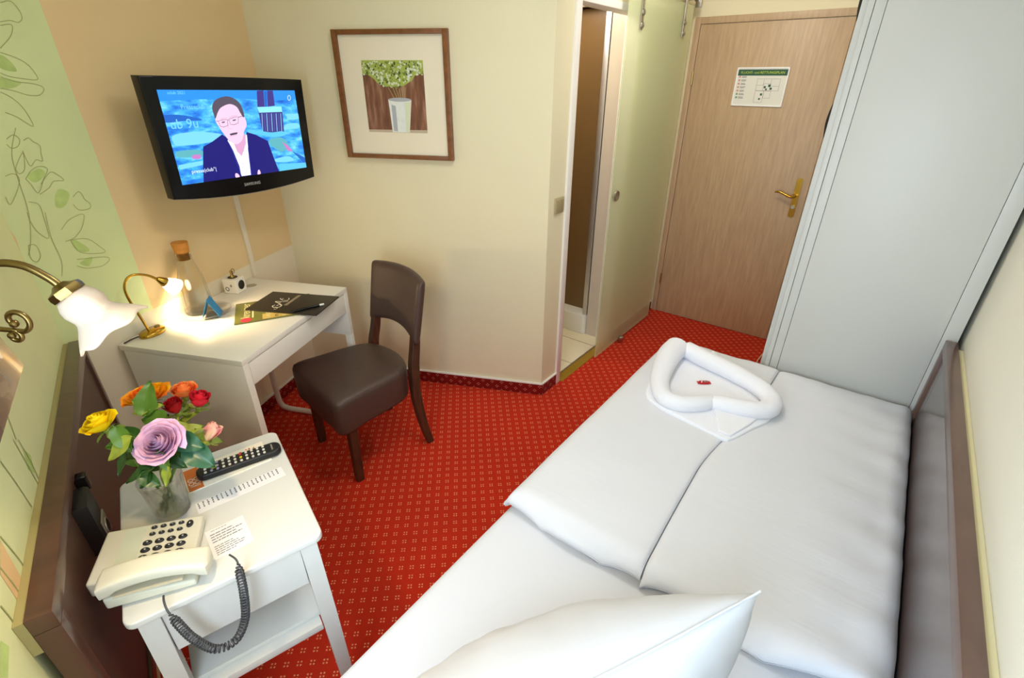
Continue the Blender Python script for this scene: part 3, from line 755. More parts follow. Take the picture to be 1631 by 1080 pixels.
# papers on the nightstand
def sheet(name, label, cat, u, v, z, sx, sy, rot, fn, mats, th=0.0008):
    t = thing(name, label, cat, CL, u, v, z, extra=radians(rot))
    mb = MB().box(-sx / 2, sx / 2, -sy / 2, sy / 2, 0, th, 0)
    fn(mb, th + 0.00015); mb.build('sheet', mats, t, 0); return t
FLATV = Matrix.Rotation(0, 4, 'Z')
def textlines(mb, z, x0, x1, y0, y1, n, mi=1, along='y', rnd=random.Random(5), th=0.35):
    for k in range(n):
        f = (k + 0.5) / n
        if along == 'y':
            xx = x0 + (x1 - x0) * f; hw = (x1 - x0) / n * th / 2
            yy = y1 - (y1 - y0) * rnd.uniform(0.0, 0.45)
            a = y0
            while a < yy:
                b = min(yy, a + rnd.uniform(0.004, 0.012)); mb.poly([(xx - hw, a, z), (xx + hw, a, z), (xx + hw, b, z), (xx - hw, b, z)], mi); a = b + 0.0016
STK = mat('clear_sticker', (232, 230, 232), 0.3)
sheet('info_card', 'small white card with grey text lines stuck on the nightstand beside the telephone', 'card', -0.065, -1.031, ZN + 0.0002, 0.098, 0.083, 5,
      lambda mb, z: (textlines(mb, z, -0.035, 0.0, -0.034, 0.034, 4), textlines(mb, z, 0.008, 0.042, -0.034, 0.036, 5), textlines(mb, z, -0.045, -0.04, -0.03, 0.01, 1)) and None, [STK, TXTG], 0.0004)
sheet('label_strip', 'long pale label strip with grey lettering stuck along the brochure on the nightstand', 'label', -0.012, -1.178, ZN + 0.0002, 0.042, 0.21, 5,
      lambda mb, z: [mb.text('Bitte keine Speisen', 0.019, Matrix.Translation((-0.006, 0.0, z)) @ Matrix.Rotation(pi / 2, 4, 'Z'), 1)] if False else [textlines(mb, z, -0.02, 0.004, -0.10 + 0.0105 * k, -0.10 + 0.0105 * k + 0.004, 3, 1, 'y', random.Random(k), 0.8) for k in range(19)], [STK, TXTG], 0.0004)
def broch(mb, z):
    # local x along -wall, y outwards; brochure long side along y
    mb.box(-0.048, 0.048, -0.100, -0.066, z - 0.0004, z, mi=1)
    for k in range(2): mb.text('OO', 0.020, Matrix.Translation((0.01, -0.091 + k * 0.014, z + 0.0003)), 3)
    mb.text('mein', 0.012, Matrix.Translation((0.030, -0.083, z + 0.0003)) @ Matrix.Rotation(pi / 2, 4, 'Z'), 3)
    r = random.Random(9)
    for cx, cy, n in ((-0.03, 0.055, 9), (-0.005, 0.025, 9), (0.034, 0.052, 6), (-0.036, 0.075, 4)):
        for k in range(n):
            x = cx + r.uniform(-0.008, 0.008); y = cy + r.uniform(-0.018, 0.018); s = r.uniform(0.0012, 0.0042)
            pts = [(x + s * cos(q * 1.05 + k) * r.uniform(.6, 1.2), y + s * sin(q * 1.05 + k) * r.uniform(.6, 1.2), z + 0.0002) for q in range(6)]
            mb.poly(pts, 2 if r.random() < 0.75 else 4)
sheet('brochure', 'narrow white brochure with orange block and red specks under the remote control', 'brochure', -0.028, -1.295, ZN, 0.098, 0.205, 4, broch,
      [mat('brochure_white', (240, 234, 218), 0.4), mat('brochure_orange', (206, 108, 44), 0.4), mat('brochure_red', (200, 60, 50), 0.5), PAPER, TXTG], 0.003)

# remote control
t = thing('remote_control', 'black television remote control lying on the white brochure', 'remote control', CL, 0.004, -1.282, ZN + 0.0032, extra=radians(-2))
mb = MB().prism(rrect(-0.024, 0.024, -0.105, 0.105, 0.02, 6), 0, 0.02, bev=0.006, seg=3)
mb.build('body', BLACKM, t, 40)
r = random.Random(2)
mb = MB(); BW = 1
for j in range(11):
    for i in range(3):
        y = 0.062 - j * 0.0145; x = (i - 1) * 0.0145
        mi = 0
        if j == 4: mi = (1, 2, 0)[i]
        if j in (8, 9): mi = 3
        mb.prism(rrect(x - 0.004, x + 0.004, y - 0.0032, y + 0.0032, 0.0025, 3), 0.0195, 0.0215, mi)
mb.lathe([(0, 0.0225), (0.007, 0.022), (0.0075, 0.02)], 16, 2, Matrix.Translation((0.0, -0.063, 0)))
mb.text('SAMSUNG', 0.006, Matrix.Translation((0, 0.083, 0.0204)), 0)
mb.build('buttons', [mat('button_white', (214, 210, 200), 0.5), mat('button_red', (196, 44, 50), 0.5), mat('button_yellow', (220, 190, 50), 0.5), mat('button_violet', (150, 148, 180), 0.4)], t, 0)

# ------------------------------------------------------------------ telephone
t = thing('telephone', 'cream desk telephone with black keys on the near corner of the nightstand', 'telephone', CL, -0.222, -1.042, ZN, extra=radians(-15))
# local y: out from the wall (user side), x: towards the photographer; handset at +x
mb = MB()
def wedge(x0, x1, y0, y1, z0, zb, zf, bev, mi=0):
    bm = bmesh.new(); bmesh.ops.create_cube(bm, size=1)
    for v in bm.verts:
        y = y0 if v.co.y < 0 else y1
        v.co = Vector((x0 if v.co.x < 0 else x1, y, z0 if v.co.z < 0 else (zb if v.co.y < 0 else zf)))
    bmesh.ops.bevel(bm, geom=bm.edges[:], offset=bev, segments=3, profile=0.6, affect='EDGES', clamp_overlap=True)
    mb.bmadd(bm, mi)
wedge(-0.095, 0.048, -0.088, 0.098, 0.006, 0.045, 0.028, 0.006)
wedge(0.042, 0.088, -0.052, 0.108, 0.004, 0.034, 0.020, 0.006)
mb.box(-0.085, 0.08, -0.045, 0.09, 0, 0.008)
body = mb.build('body', PHONEW, t, 40)
zat_ = lambda y: 0.0455 + (y + 0.088) * (0.0285 - 0.0455) / 0.173
MB().add([(-0.09, -0.05, zat_(-0.05) + .0002), (0.02, -0.05, zat_(-0.05) + .0002), (0.02, -0.012, zat_(-0.012) + .0002), (-0.09, -0.012, zat_(-0.012) + .0002)], [(0, 1, 2, 3)]).build('display', mat('lcd_green_grey', (204, 208, 190), 0.15), body, 0)
def key(x, y, rx, ry):
    m = Matrix.Translation((x, y, zat_(y) - 0.001)) @ Matrix.Rotation(radians(-5.6), 4, 'X')
    return MB().lathe([(0, 0.0055), (0.6, 0.0053), (0.9, 0.0042), (1.0, 0.002), (1.0, 0)], 18, 0, m @ Matrix.Diagonal((rx, ry, 1, 1))).lathe([(0, 0.0057), (0.22, 0.0056)], 8, 1, m @ Matrix.Diagonal((rx, ry, 1, 1)))
KEYM = [mat('key_black', (34, 34, 40), 0.35), mat('key_mark', (210, 210, 205), 0.5)]
for i in range(2):
    for j in range(4):
        key(-0.080 + i * 0.0195, 0.004 + j * 0.0175, 0.0048, 0.0062).build('small_key', KEYM, body, 50)
for i in range(4):
    for j in range(4):
        key(-0.036 + i * 0.0205, 0.000 + j * 0.0222, 0.0068, 0.0092).build('number_key', KEYM, body, 50)
key(-0.072, 0.0745, 0.0115, 0.0072).build('speaker_key', KEYM, body, 50)
# handset: arched bar along y over the right side
mb = MB(); N = 24
def hs(a, b):
    y = -0.056 + 0.196 * a
    arch = 0.016 * sin(pi * a)
    zc = 0.058 + arch - 0.012 * a
    wd = 0.025 + 0.004 * abs(2 * a - 1) ** 2
    hh = 0.014 if 0.16 < a < 0.84 else 0.014 + 0.006 * min(1, abs(a - (0.16 if a < .5 else .84)) / 0.06)
    end = min(1.0, min(a, 1 - a) / 0.03 + 0.55)
    q = 2 * pi * b
    cx = abs(cos(q)) ** 0.45 * (1 if cos(q) >= 0 else -1); cz = abs(sin(q)) ** 0.45 * (1 if sin(q) >= 0 else -1)
    zz = zc + (cz * 0.012 * end if cz > 0 else cz * hh * end * 1.2)
    return (0.066 + cx * wd * end, y, zz)
mb.grid(hs, 40, 28)
V = [hs(0, k / 28) for k in range(28)]; mb.poly(V); V = [hs(1, k / 28) for k in range(28)]; mb.poly(V)
hset = mb.build('handset', PHONEW, t, 60, weld=True)
MB().box(0.0655, 0.0935, -0.03, 0.09, 0.036, 0.0385).build('cradle_lip', mat('phone_lip_grey', (196, 190, 170), 0.5), t, 0)  # lip a little darker than the phone body
# coiled cord (nightstand frame coordinates turned into phone frame)
inv = None
def Lp(u, v, z):
    p = Vector((v + 1.042, u + 0.222, z - ZN)); a = radians(15)
    return Vector((p.x * cos(a) - p.y * sin(a), p.x * sin(a) + p.y * cos(a), p.z))
path = catmull([Lp(-0.070, -0.930, 0.745), Lp(-0.060, -0.905, 0.745), Lp(-0.062, -0.893, 0.72), Lp(-0.068, -0.885, 0.665), Lp(-0.082, -0.882, 0.595), Lp(-0.112, -0.880, 0.548), Lp(-0.15, -0.880, 0.553), Lp(-0.176, -0.881, 0.615), Lp(-0.188, -0.884, 0.675), Lp(-0.195, -0.893, 0.705), Lp(-0.198, -0.912, 0.716), Lp(-0.198, -0.93, 0.716)], 24)
acc = [0.0]
for i in range(1, len(path)): acc.append(acc[-1] + (path[i] - path[i - 1]).length)
tot = acc[-1]; turns = 62; pts = []; prev = None
steps = turns * 11; j = 0
for k in range(steps + 1):
    s_ = tot * k / steps
    while j < len(acc) - 2 and acc[j + 1] < s_: j += 1
    f = (s_ - acc[j]) / max(1e-9, acc[j + 1] - acc[j]); p = path[j].lerp(path[j + 1], min(1, f))
    tg = (path[j + 1] - path[j]).normalized()
    if prev is None: a = tg.orthogonal().normalized()
    else: a = (prev - tg * prev.dot(tg)).normalized()
    prev = a; b = tg.cross(a); q = 2 * pi * turns * k / steps
    amp = 0.0075 * sm(k / steps, 0.06, 0.11) * (1 - sm(k / steps, 0.86, 0.92))
    pts.append(p + a * cos(q) * amp + b * sin(q) * amp)
MB().tube(pts, 0.0021, 6).build('coiled_cord', GREYM, t, 60)

# ------------------------------------------------------------------ desk
t = thing('desk', 'white desk with shallow drawer standing under the television', 'desk', CT, 1.665, -1.509, 0.0, extra=radians(-1.2))
DXa, DXb, DYa, DYb, DH = -0.275, 0.265, -0.368, 0.368, 0.75     # x: out from the wall, y: along the wall
m_ = MB().box(DXa, DXb, DYa, DYb, DH - 0.022, DH, 0.0015)
m_.build('tabletop', DESKW, t, 30)
MB().box(DXa + 0.016, DXb, DYa, DYa + 0.03, 0, DH - 0.0225, 0.0015).build('left_panel', DESKW, t, 30)
MB().box(DXa, DXb, DYb - 0.03, DYb, 0.50, DH - 0.0225, 0.0015).build('right_panel', DESKW, t, 30)
MB().box(DXb - 0.03, DXb, DYb - 0.03, DYb, 0.0, 0.4995, 0.0015).build('front_leg', DESKW, t, 30)
MB().box(DXa + 0.002, DXa + 0.018, DYa + 0.031, DYb - 0.031, 0.56, DH - 0.0225).build('back_panel', DESKW, t, 0)
MB().box(DXb - 0.02, DXb - 0.001, DYa + 0.032, DYb - 0.032, 0.632, DH - 0.0275, 0.0015).box(DXa + 0.03, DXb - 0.021, DYa + 0.035, DYb - 0.035, 0.64, 0.645).build('drawer', DESKW, t, 30)
pts = catmull([(-0.215, 0.275, 0.63), (-0.215, 0.28, 0.30), (-0.215, 0.282, 0.09), (-0.205, 0.283, 0.035), (-0.165, 0.283, 0.016), (-0.03, 0.283, 0.0145), (0.15, 0.283, 0.0145), (0.232, 0.283, 0.0145)], 6)
MB().tube(pts, 0.0145, 12).build('tube_leg', mat('white_tube', (226, 220, 206), 0.4), t, 50)
MB().lathe([(0.024, 0.0004), (0.031, 0.0004), (0.031, 0.0025), (0.026, 0.0025)], 28, 0, Matrix.Translation((-0.195, 0.275, DH))).lathe([(0, 0.0006), (0.025, 0.0006)], 28, 1, Matrix.Translation((-0.195, 0.275, DH))).build('cable_grommet', [DESKW, mat('grommet_grey', (176, 166, 140), 0.6)], t, 40)

ZD = DH + 0.0003
def on_desk(name, label, cat, u, v, z=ZD, group=None, rot=0): return thing(name, label, cat, CT, u, v, z, group, radians(rot))
# magazine below folder
t = on_desk('magazine', 'olive green magazine with red badge half hidden under the black folder', 'magazine', 1.726, -1.420, rot=126.3)
mb = MB().box(-0.113, 0.113, -0.155, 0.155, 0, 0.004, 0.0008)
zz = 0.0042
MAGM = [mat('magazine_green', (112, 112, 52), 0.3, noise=0.15, nscale=18), mat('magazine_red', (222, 52, 76), 0.4), mat('magazine_cream', (232, 222, 170), 0.4), mat('magazine_tan', (206, 176, 96), 0.4), mat('magazine_dark', (70, 62, 24), 0.4)]
mb.text('kreuzer', 0.052, Matrix.Translation((0.015, 0.112, zz)), 2)
mb.lathe([(0, zz + 0.0002), (0.021, zz + 0.0002)], 20, 1, Matrix.Translation((-0.088, 0.110, 0)))
mb.poly([(-0.07, 0.082, zz), (0.08, 0.082, zz), (0.08, 0.088, zz), (-0.07, 0.088, zz)], 2)
mb.poly([(-0.105, 0.048, zz), (-0.048, 0.048, zz), (-0.048, -0.15, zz), (-0.105, -0.15, zz)], 3)
for k, (a, s_) in enumerate((('Leipzig', 0.03), ('im Juni', 0.03), ('Kultur', 0.03), ('Essen', 0.026), ('Kino', 0.026))):
    mb.text(a, s_, Matrix.Translation((-0.100, 0.028 - k * 0.034, zz + 0.0002)), 2 if k % 2 == 0 else 4, 'LEFT')
mb.build('cover', MAGM, t, 0)
# black folder
t = on_desk('folder', 'black folder with white script emblem lying on the desk front edge', 'folder', 1.785, -1.363, ZD + 0.0045, rot=2)
mb = MB().prism(rrect(-0.168, 0.168, -0.104, 0.104, 0.004, 3), 0, 0.005, 0, bev=0.0012)
zz = 0.0053; SCR = 1
def scr(pts, w=0.0035): mb.ribbon(catmull([(a, b, zz) for a, b in pts], 8), w, SCR)
def ex(px, py):   # emblem drawing (right, up) seen from the chair side: right = +y, up = -x
    return (-0.052 - py, px)
scr([ex(-0.075, -0.005), ex(-0.082, -0.012), ex(-0.072, -0.017), ex(-0.062, -0.012), ex(-0.058, 0.0)], 0.002)
scr([ex(-0.040, 0.012), ex(-0.050, 0.018), ex(-0.062, 0.008), ex(-0.062, -0.012), ex(-0.048, -0.020), ex(-0.034, -0.012), ex(-0.036, 0.0), ex(-0.046, 0.0)], 0.004)
scr([ex(-0.038, -0.02), ex(-0.020, 0.005), ex(-0.004, 0.034), ex(0.0, 0.010), ex(0.006, -0.014), ex(0.014, -0.016)], 0.004)
scr([ex(-0.026, 0.004), ex(-0.010, 0.007), ex(0.004, 0.004)], 0.0025)
scr([ex(0.034, 0.016), ex(0.024, 0.022), ex(0.016, 0.010), ex(0.018, -0.008), ex(0.030, -0.012), ex(0.044, -0.002)], 0.003)
scr([ex(0.038, 0.034), ex(0.028, 0.030), ex(0.022, 0.024)], 0.002)
for k in range(3):
    z0 = -0.026 - k * 0.0052
    mb.poly([(*ex(-0.035 + .0, z0), zz), (*ex(0.085, z0), zz), (*ex(0.085, z0 - 0.0042), zz), (*ex(-0.035, z0 - 0.0042), zz)], 2)
mb.build('cover', [mat('folder_black', (44, 38, 32), 0.4, bump=0.1, bscale=400), mat('emblem_white', (226, 222, 206), 0.4), mat('emblem_grey', (150, 140, 122), 0.4)], t, 30)
t = on_desk('pen', 'black pen with white end lying on the black folder', 'pen', 1.735, -1.262, ZD + 0.0145, rot=0)
d = Vector((0.096, 0.11, 0)).normalized()
def pp(s_): return tuple(d * s_)
MB().tube([pp(-0.068), pp(-0.058), pp(0.052)], [0.001, 0.0048, 0.005], 12).build('barrel', BLACKG, t, 50)
MB().tube([pp(0.0525), pp(0.072)], [0.0048, 0.0044], 12).build('cap', mat('pen_white', (236, 234, 226), 0.4), t, 50)
# glass plate, carafe, tent card
CLEAR = mat('clear_glass', (250, 252, 250), 0.02, trans=1.0, ior=1.3)
def glass_shadowless(m):
    nt = m.node_tree; b = nt.nodes['Principled BSDF']
    return m
PLATE = mat('thin_glass', (225, 225, 222), 0.08, trans=0.75, ior=1.3, alpha=0.5)
t = on_desk('glass_plate', 'round clear glass plate under the carafe on the desk', 'plate', 1.628, -1.680)
MB().lathe([(0, 0.002), (0.07, 0.002), (0.082, 0.004), (0.098, 0.010), (0.099, 0.012), (0.097, 0.0125), (0.08, 0.0075), (0.069, 0.005), (0, 0.005)], 48).build('plate', PLATE, t, 60, weld=True)
t = on_desk('carafe', 'clear glass water carafe closed with a cork stopper on the glass plate', 'carafe', 1.628, -1.708, ZD + 0.0055)
outp = [(0, 0.0), (0.046, 0.0), (0.054, 0.004), (0.057, 0.012), (0.056, 0.05), (0.051, 0.11), (0.047, 0.155), (0.038, 0.19), (0.031, 0.215), (0.0285, 0.235), (0.0285, 0.262)]
inn = [(r_ - 0.003, z_) for r_, z_ in outp[:1:-1]]; inn = [(max(0, r_), z_) for r_, z_ in inn] + [(0.044, 0.007), (0, 0.006)]
MB().lathe(outp + inn, 40).build('glass_body', mat('carafe_glass', (246, 248, 244), 0.02, trans=1.0, ior=1.22, alpha=0.55), t, 60, weld=True)
MB().lathe([(0, 0.232), (0.0225, 0.232), (0.0235, 0.262), (0.0265, 0.2625), (0.0305, 0.300), (0.030, 0.305), (0, 0.306)], 32).build('cork_stopper', mat('cork', (206, 134, 52), 0.5, noise=0.15, nscale=80), t, 50)
t = on_desk('tent_card', 'small blue folded card standing on the glass plate beside the carafe', 'card', 1.598, -1.622, ZD + 0.0085, rot=-62)
mb = MB(); hh, wd, sp = 0.078, 0.030, 0.033
for s_ in (-1, 1):
    a, b = (0.0, hh), (s_ * sp, 0.0)
    mb.add([(-wd, a[0], a[1]), (wd, a[0], a[1]), (wd, b[0], b[1]), (-wd, b[0], b[1]), (-wd, a[0], a[1] - 0.003), (wd, a[0], a[1] - 0.003), (wd, b[0] - s_ * 0.0012, b[1]), (-wd, b[0] - s_ * 0.0012, b[1])],
           [(0, 1, 2, 3), (4, 5, 6, 7), (0, 4, 7, 3), (1, 5, 6, 2), (2, 3, 7, 6), (0, 1, 5, 4)])
mb.build('card', mat('card_blue', (40, 140, 200), 0.5, noise=0.2, nscale=120), t, 0)
# power cube
t = on_desk('power_cube', 'white cube power socket with round black outlets at the back of the desk', 'power cube', 1.868, -1.722, rot=4)
MB().box(-0.035, 0.035, -0.035, 0.035, 0, 0.07, 0.006, seg=3).build('body', mat('cube_white', (238, 232, 218), 0.4), t, 40)
for m in (Matrix.Translation((0.0352, 0, 0.036)) @ Matrix.Rotation(pi / 2, 4, 'Y'), Matrix.Translation((0.0, 0.0, 0.0702))):
    MB().lathe([(0.0205, 0), (0.022, 0.0012), (0.019, 0.0012), (0.018, 0.0004), (0, 0.0004)], 28, 0, m).build('outlet', BLACKM, t, 40)
mb = MB().lathe([(0.006, 0.0004), (0.0105, 0.0004)], 20, 0, Matrix.Translation((0.0, -0.0352, 0.024)) @ Matrix.Rotation(pi / 2, 4, 'X') @ Matrix.Translation((-0.014, 0, 0)))
mb.box(0.004, 0.013, -0.0358, -0.0352, 0.042, 0.0455, mi=1).box(0.004, 0.013, -0.0358, -0.0352, 0.036, 0.0395, mi=1)
mb.build('markings', [TXTG, TXT], t, 0)
t = on_desk('key_fob', 'small brass key fob with ring standing on the white power cube', 'key fob', 1.868, -1.722, ZD + 0.0716)
MB().lathe([(0, 0), (0.011, 0.0), (0.009, 0.005), (0.0065, 0.009), (0.006, 0.020), (0.0075, 0.026), (0.006, 0.031), (0, 0.032)], 16).build('fob', ABRASS, t, 50)
MB().tube([(0.0 , 0.010 + 0.011 * cos(a), 0.026 + 0.011 * sin(a)) for a in [2 * pi * k / 24 for k in range(24)]], 0.0014, 6, closed=True).build('ring', ABRASS, t, 50)

# desk lamp
BULBW = (1.0, 0.74, 0.42)
SHADEM = mat('opal_shade', (255, 250, 240), 0.3, emit=(255, 236, 206), estr=2.2)
t = on_desk('desk_lamp', 'small brass gooseneck desk lamp with white glowing shade on the desk', 'lamp', 1.412, -1.742)
mb = MB().lathe([(0, 0.0), (1.0, 0.0), (1.02, 0.006), (0.98, 0.012), (0.85, 0.017), (0, 0.021)], 40, 0, Matrix.Diagonal((0.036, 0.052, 1, 1)))
mb.build('base', BRASS, t, 50)
MB().lathe([(0, 0), (0.011, 0), (0.010, 0.004), (0, 0.005)], 16, 0, Matrix.Translation((0.0, 0.028, 0.0185))).build('switch_button', ABRASS, t, 40)
neck = catmull([(0, -0.012, 0.018), (-0.006, -0.020, 0.08), (-0.012, -0.032, 0.155), (-0.010, -0.034, 0.205), (0.0, -0.020, 0.238), (0.012, 0.005, 0.246), (0.026, 0.040, 0.232), (0.036, 0.068, 0.206)], 8)
MB().tube(neck, 0.0048, 12).build('gooseneck', BRASS, t, 50)
hd = Vector((0.012, 0.030, -0.032)).normalized(); hp = Vector((0.036, 0.068, 0.208))
MB().lathe([(0, -0.004), (0.008, -0.002), (0.014, 0.012), (0.0185, 0.026), (0.0185, 0.03), (0, 0.03)], 24, 0, align(hd, hp)).build('socket', BRASS, t, 50)
MB().lathe([(0.017, 0.028), (0.021, 0.034), (0.031, 0.058), (0.0345, 0.075), (0.033, 0.078), (0.0325, 0.075), (0.029, 0.058), (0.018, 0.034)], 28, 0, align(hd, hp)).build('shade', SHADEM, t, 60)
MB().lathe([(0, 0.030), (0.010, 0.034), (0.015, 0.05), (0.010, 0.064), (0, 0.068)], 18, 0, align(hd, hp)).build('bulb', mat('lamp_bulb', (255, 250, 240), 0.3, emit=(255, 222, 170), estr=8.0), t, 60)
MB().tube(catmull([(-0.02, -0.045, 0.006), (-0.028, -0.07, 0.005), (-0.03, -0.10, 0.004)], 6), 0.0028, 8).build('cord', mat('brown_cord', (60, 46, 34), 0.5), t, 50)
lp = t.matrix_basis @ (hp + hd * 0.095)
light('desk_lamp_light', 'SPOT', lp, 6.0, BULBW, spot_size=radians(172), spot_blend=0.5, shadow_soft_size=0.03, aim=(t.matrix_basis.to_3x3() @ hd))

# cable duct on the wall
o = MB().box(0, 0.012, -0.012, 0.012, 0.752, 1.30, 0.002).build('cable_duct', mat('duct_white', (232, 222, 200), 0.5), None, 30, loc=W(CW, 2.012, K_TV + 0.0005))
o.rotation_euler = (0, 0, radians(-CW)); tag(o, 'narrow white cable duct running down the wall below the television', 'cable duct')

# ------------------------------------------------------------------ television
CTV = 119.25 - 180      # local +y points away from the viewer, into the wall
t = bpy.data.objects.new('television', None); SC.collection.objects.link(t)
t.location = (-1.1129, 2.1508, 1.4491); t.rotation_euler = (radians(1.25), radians(0.88), radians(-CTV))
t['label'] = 'black flat television on a wall arm showing a man in a blue jacket'; t['category'] = 'television'
mb = MB()
top = [(x, 0.205 - 0.002 * (x / .33) ** 2) for x in [0.332 - 0.0664 * k for k in range(11)]]
bot = [(-0.326 + 0.0652 * k, -0.208 - 0.024 * (1 - ((-0.326 + 0.0652 * k) / 0.326) ** 2)) for k in range(11)]
mb.prism(top + bot, -0.012, 0.036, 0, XZ, bev=0.005, seg=3)
mb.build('casing', BLACKG, t, 40)
mb = MB().prism([(p[0] * 0.985, p[1] - 0.003) for p in bot] + [(0.30, -0.19), (-0.30, -0.19)], -0.004, 0.014, 0, XZ)
mb.build('lower_trim', mat('tv_clear_trim', (190, 184, 172), 0.2), t, 40)
MB().box(-0.22, 0.22, 0.036, 0.06, -0.15, 0.15, 0.012).build('rear_cover', BLACKM, t, 40)
YS = -0.0135
hx_, hz_ = 0.285, 0.1603
def q8(px, py):      # crop pixel -> screen position (bilinear over the screen corners)
    c = ((130, 123), (1318, 130), (1437, 790), (375, 942)); a, b = 0.5, 0.5
    for _ in range(25):
        X = (1 - a) * (1 - b) * c[0][0] + a * (1 - b) * c[1][0] + a * b * c[2][0] + (1 - a) * b * c[3][0]
        Y = (1 - a) * (1 - b) * c[0][1] + a * (1 - b) * c[1][1] + a * b * c[2][1] + (1 - a) * b * c[3][1]
        dxa = (1 - b) * (c[1][0] - c[0][0]) + b * (c[2][0] - c[3][0]); dya = (1 - b) * (c[1][1] - c[0][1]) + b * (c[2][1] - c[3][1])
        dxb = (1 - a) * (c[3][0] - c[0][0]) + a * (c[2][0] - c[1][0]); dyb = (1 - a) * (c[3][1] - c[0][1]) + a * (c[2][1] - c[1][1])
        det = dxa * dyb - dxb * dya; ex_, ey_ = px - X, py - Y
        a += (ex_ * dyb - ey_ * dxb) / det; b += (dxa * ey_ - dya * ex_) / det
    return a, b
def scenebg():
    m = bpy.data.materials.new('screen_city'); m.use_nodes = True; nt = m.node_tree; b = nt.nodes['Principled BSDF']
    tc = nt.nodes.new('ShaderNodeTexCoord'); mp = nt.nodes.new('ShaderNodeMapping'); mp.inputs['Scale'].default_value = (1, 1, 2.6)
    n = nt.nodes.new('ShaderNodeTexNoise'); n.inputs['Scale'].default_value = 15; n.inputs['Detail'].default_value = 5; n.inputs['Roughness'].default_value = 0.6
    nt.links.new(tc.outputs['Object'], mp.inputs[0]); nt.links.new(mp.outputs[0], n.inputs['Vector'])
    cr = nt.nodes.new('ShaderNodeValToRGB'); e = cr.color_ramp.elements
    e[0].position = 0.30; e[0].color = lin((12, 84, 190)); e[1].position = 0.72; e[1].color = lin((150, 226, 250))
    k = e.new(0.43); k.color = lin((40, 130, 226)); k = e.new(0.55); k.color = lin((70, 178, 236)); k = e.new(0.63); k.color = lin((110, 205, 245))
    nt.links.new(n.outputs['Fac'], cr.inputs[0])
    b.inputs['Base Color'].default_value = (0, 0, 0, 1); b.inputs['Roughness'].default_value = 0.3
    nt.links.new(cr.outputs[0], b.inputs['Emission Color']); b.inputs['Emission Strength'].default_value = 1.0
    return m
SMATS = [scenebg(), emat('s_navy', (24, 22, 112)), emat('s_shirt', (232, 244, 255)), emat('s_skin', (236, 196, 222)), emat('s_hair', (84, 76, 92)), emat('s_glasses', (70, 62, 84)),
         emat('s_tower', (62, 52, 130)), emat('s_roof', (140, 222, 246)), emat('s_stripe', (70, 100, 170)), emat('s_tree', (90, 190, 226)), emat('s_pale', (120, 205, 250)), emat('s_sky', (40, 140, 232)),
         emat('s_skin2', (212, 158, 196)), emat('s_green', (90, 170, 180)), emat('s_deep', (30, 96, 190)), emat('s_lapel', (44, 46, 150)), emat('s_pink', (190, 120, 190))]
mb = MB(); lay = [0]
def S(pts, mi, curve=False):
    lay[0] += 1; y = YS - 0.00004 * lay[0]
    P = []
    for p in pts:
        a, b = q8(*p); a = min(1, max(0, a)); b = min(1, max(0, b)); P.append((-hx_ + 2 * hx_ * a, y, hz_ - 2 * hz_ * b))
    if curve: P = [(min(hx_, max(-hx_, p[0])), p[1], min(hz_, max(-hz_, p[2]))) for p in catmull(P, 5, closed=True)]
    mb.poly(P, mi)
def SL(pts, wd, mi, closed=False):
    lay[0] += 1; y = YS - 0.00004 * lay[0]
    P = [(-hx_ + 2 * hx_ * q8(*p)[0], y, hz_ - 2 * hz_ * q8(*p)[1]) for p in pts]
    mb.ribbon(P, wd, mi, Vector((0, 1, 0)), closed)
def STX(s_, px, py, size, mi):
    lay[0] += 1; a, b = q8(px, py)
    mb.text(s_, size, Matrix.Translation((-hx_ + 2 * hx_ * a, YS - 0.00004 * lay[0], hz_ - 2 * hz_ * b)) @ XZ, mi)
mb.poly([(-hx_, YS, -hz_), (hx_, YS, -hz_), (hx_, YS, hz_), (-hx_, YS, hz_)], 0)
S([(130, 123), (1318, 130), (1330, 200), (1100, 215), (700, 190), (150, 215)], 11)
S([(170, 330), (330, 330), (480, 370), (330, 380), (190, 390)], 14, True)
S([(270, 500), (420, 470), (560, 480), (640, 500), (560, 560), (330, 590), (285, 570)], 10, True)
S([(310, 640), (430, 625), (500, 640), (500, 680), (330, 690)], 13, True)
S([(425, 675), (480, 670), (485, 705), (430, 705)], 16, True)
S([(330, 760), (520, 720), (520, 760), (345, 800)], 10)
S([(935, 132), (1000, 128), (1012, 262), (944, 268)], 6); S([(1036, 131), (1092, 130), (1112, 255), (1040, 262)], 6); S([(1005, 135), (1032, 135), (1036, 262), (1014, 264)], 14)
S([(950, 290), (1185, 285), (1205, 480), (1000, 495)], 6); S([(940, 265), (1178, 260), (1186, 305), (960, 312)], 7)
for k in range(9):
    x = 985 + k * 23; SL([(x, 318), (x + 12, 470)], 0.0022, 8 if k % 2 else 7)
S([(860, 455), (960, 465), (1080, 480), (1190, 470), (1215, 505), (1100, 520), (960, 500), (880, 490)], 9, True)
S([(1060, 545), (1180, 525), (1260, 600), (1180, 650), (1085, 600)], 13, True); S([(1185, 560), (1250, 600), (1300, 650), (1240, 640)], 16)
S([(1110, 720), (1250, 690), (1300, 730), (1150, 745)], 10, True); S([(1280, 640), (1420, 700), (1430, 770), (1340, 690)], 14); S([(1160, 760), (1434, 745), (1437, 790), (1165, 828)], 9)
S([(1240, 330), (1360, 320), (1370, 360), (1250, 370)], 10, True); S([(1220, 410), (1340, 400), (1360, 440), (1230, 450)], 10, True)
STX('Presseclub', 400, 262, 0.021, 10); STX('ub 9u', 345, 405, 0.046, 10); STX('sclub 2021', 270, 148, 0.015, 10)
S([(525, 920), (508, 760), (497, 600), (565, 558), (640, 495), (690, 530), (840, 560), (848, 476), (930, 500), (1045, 555), (1095, 680), (1160, 829)], 1)
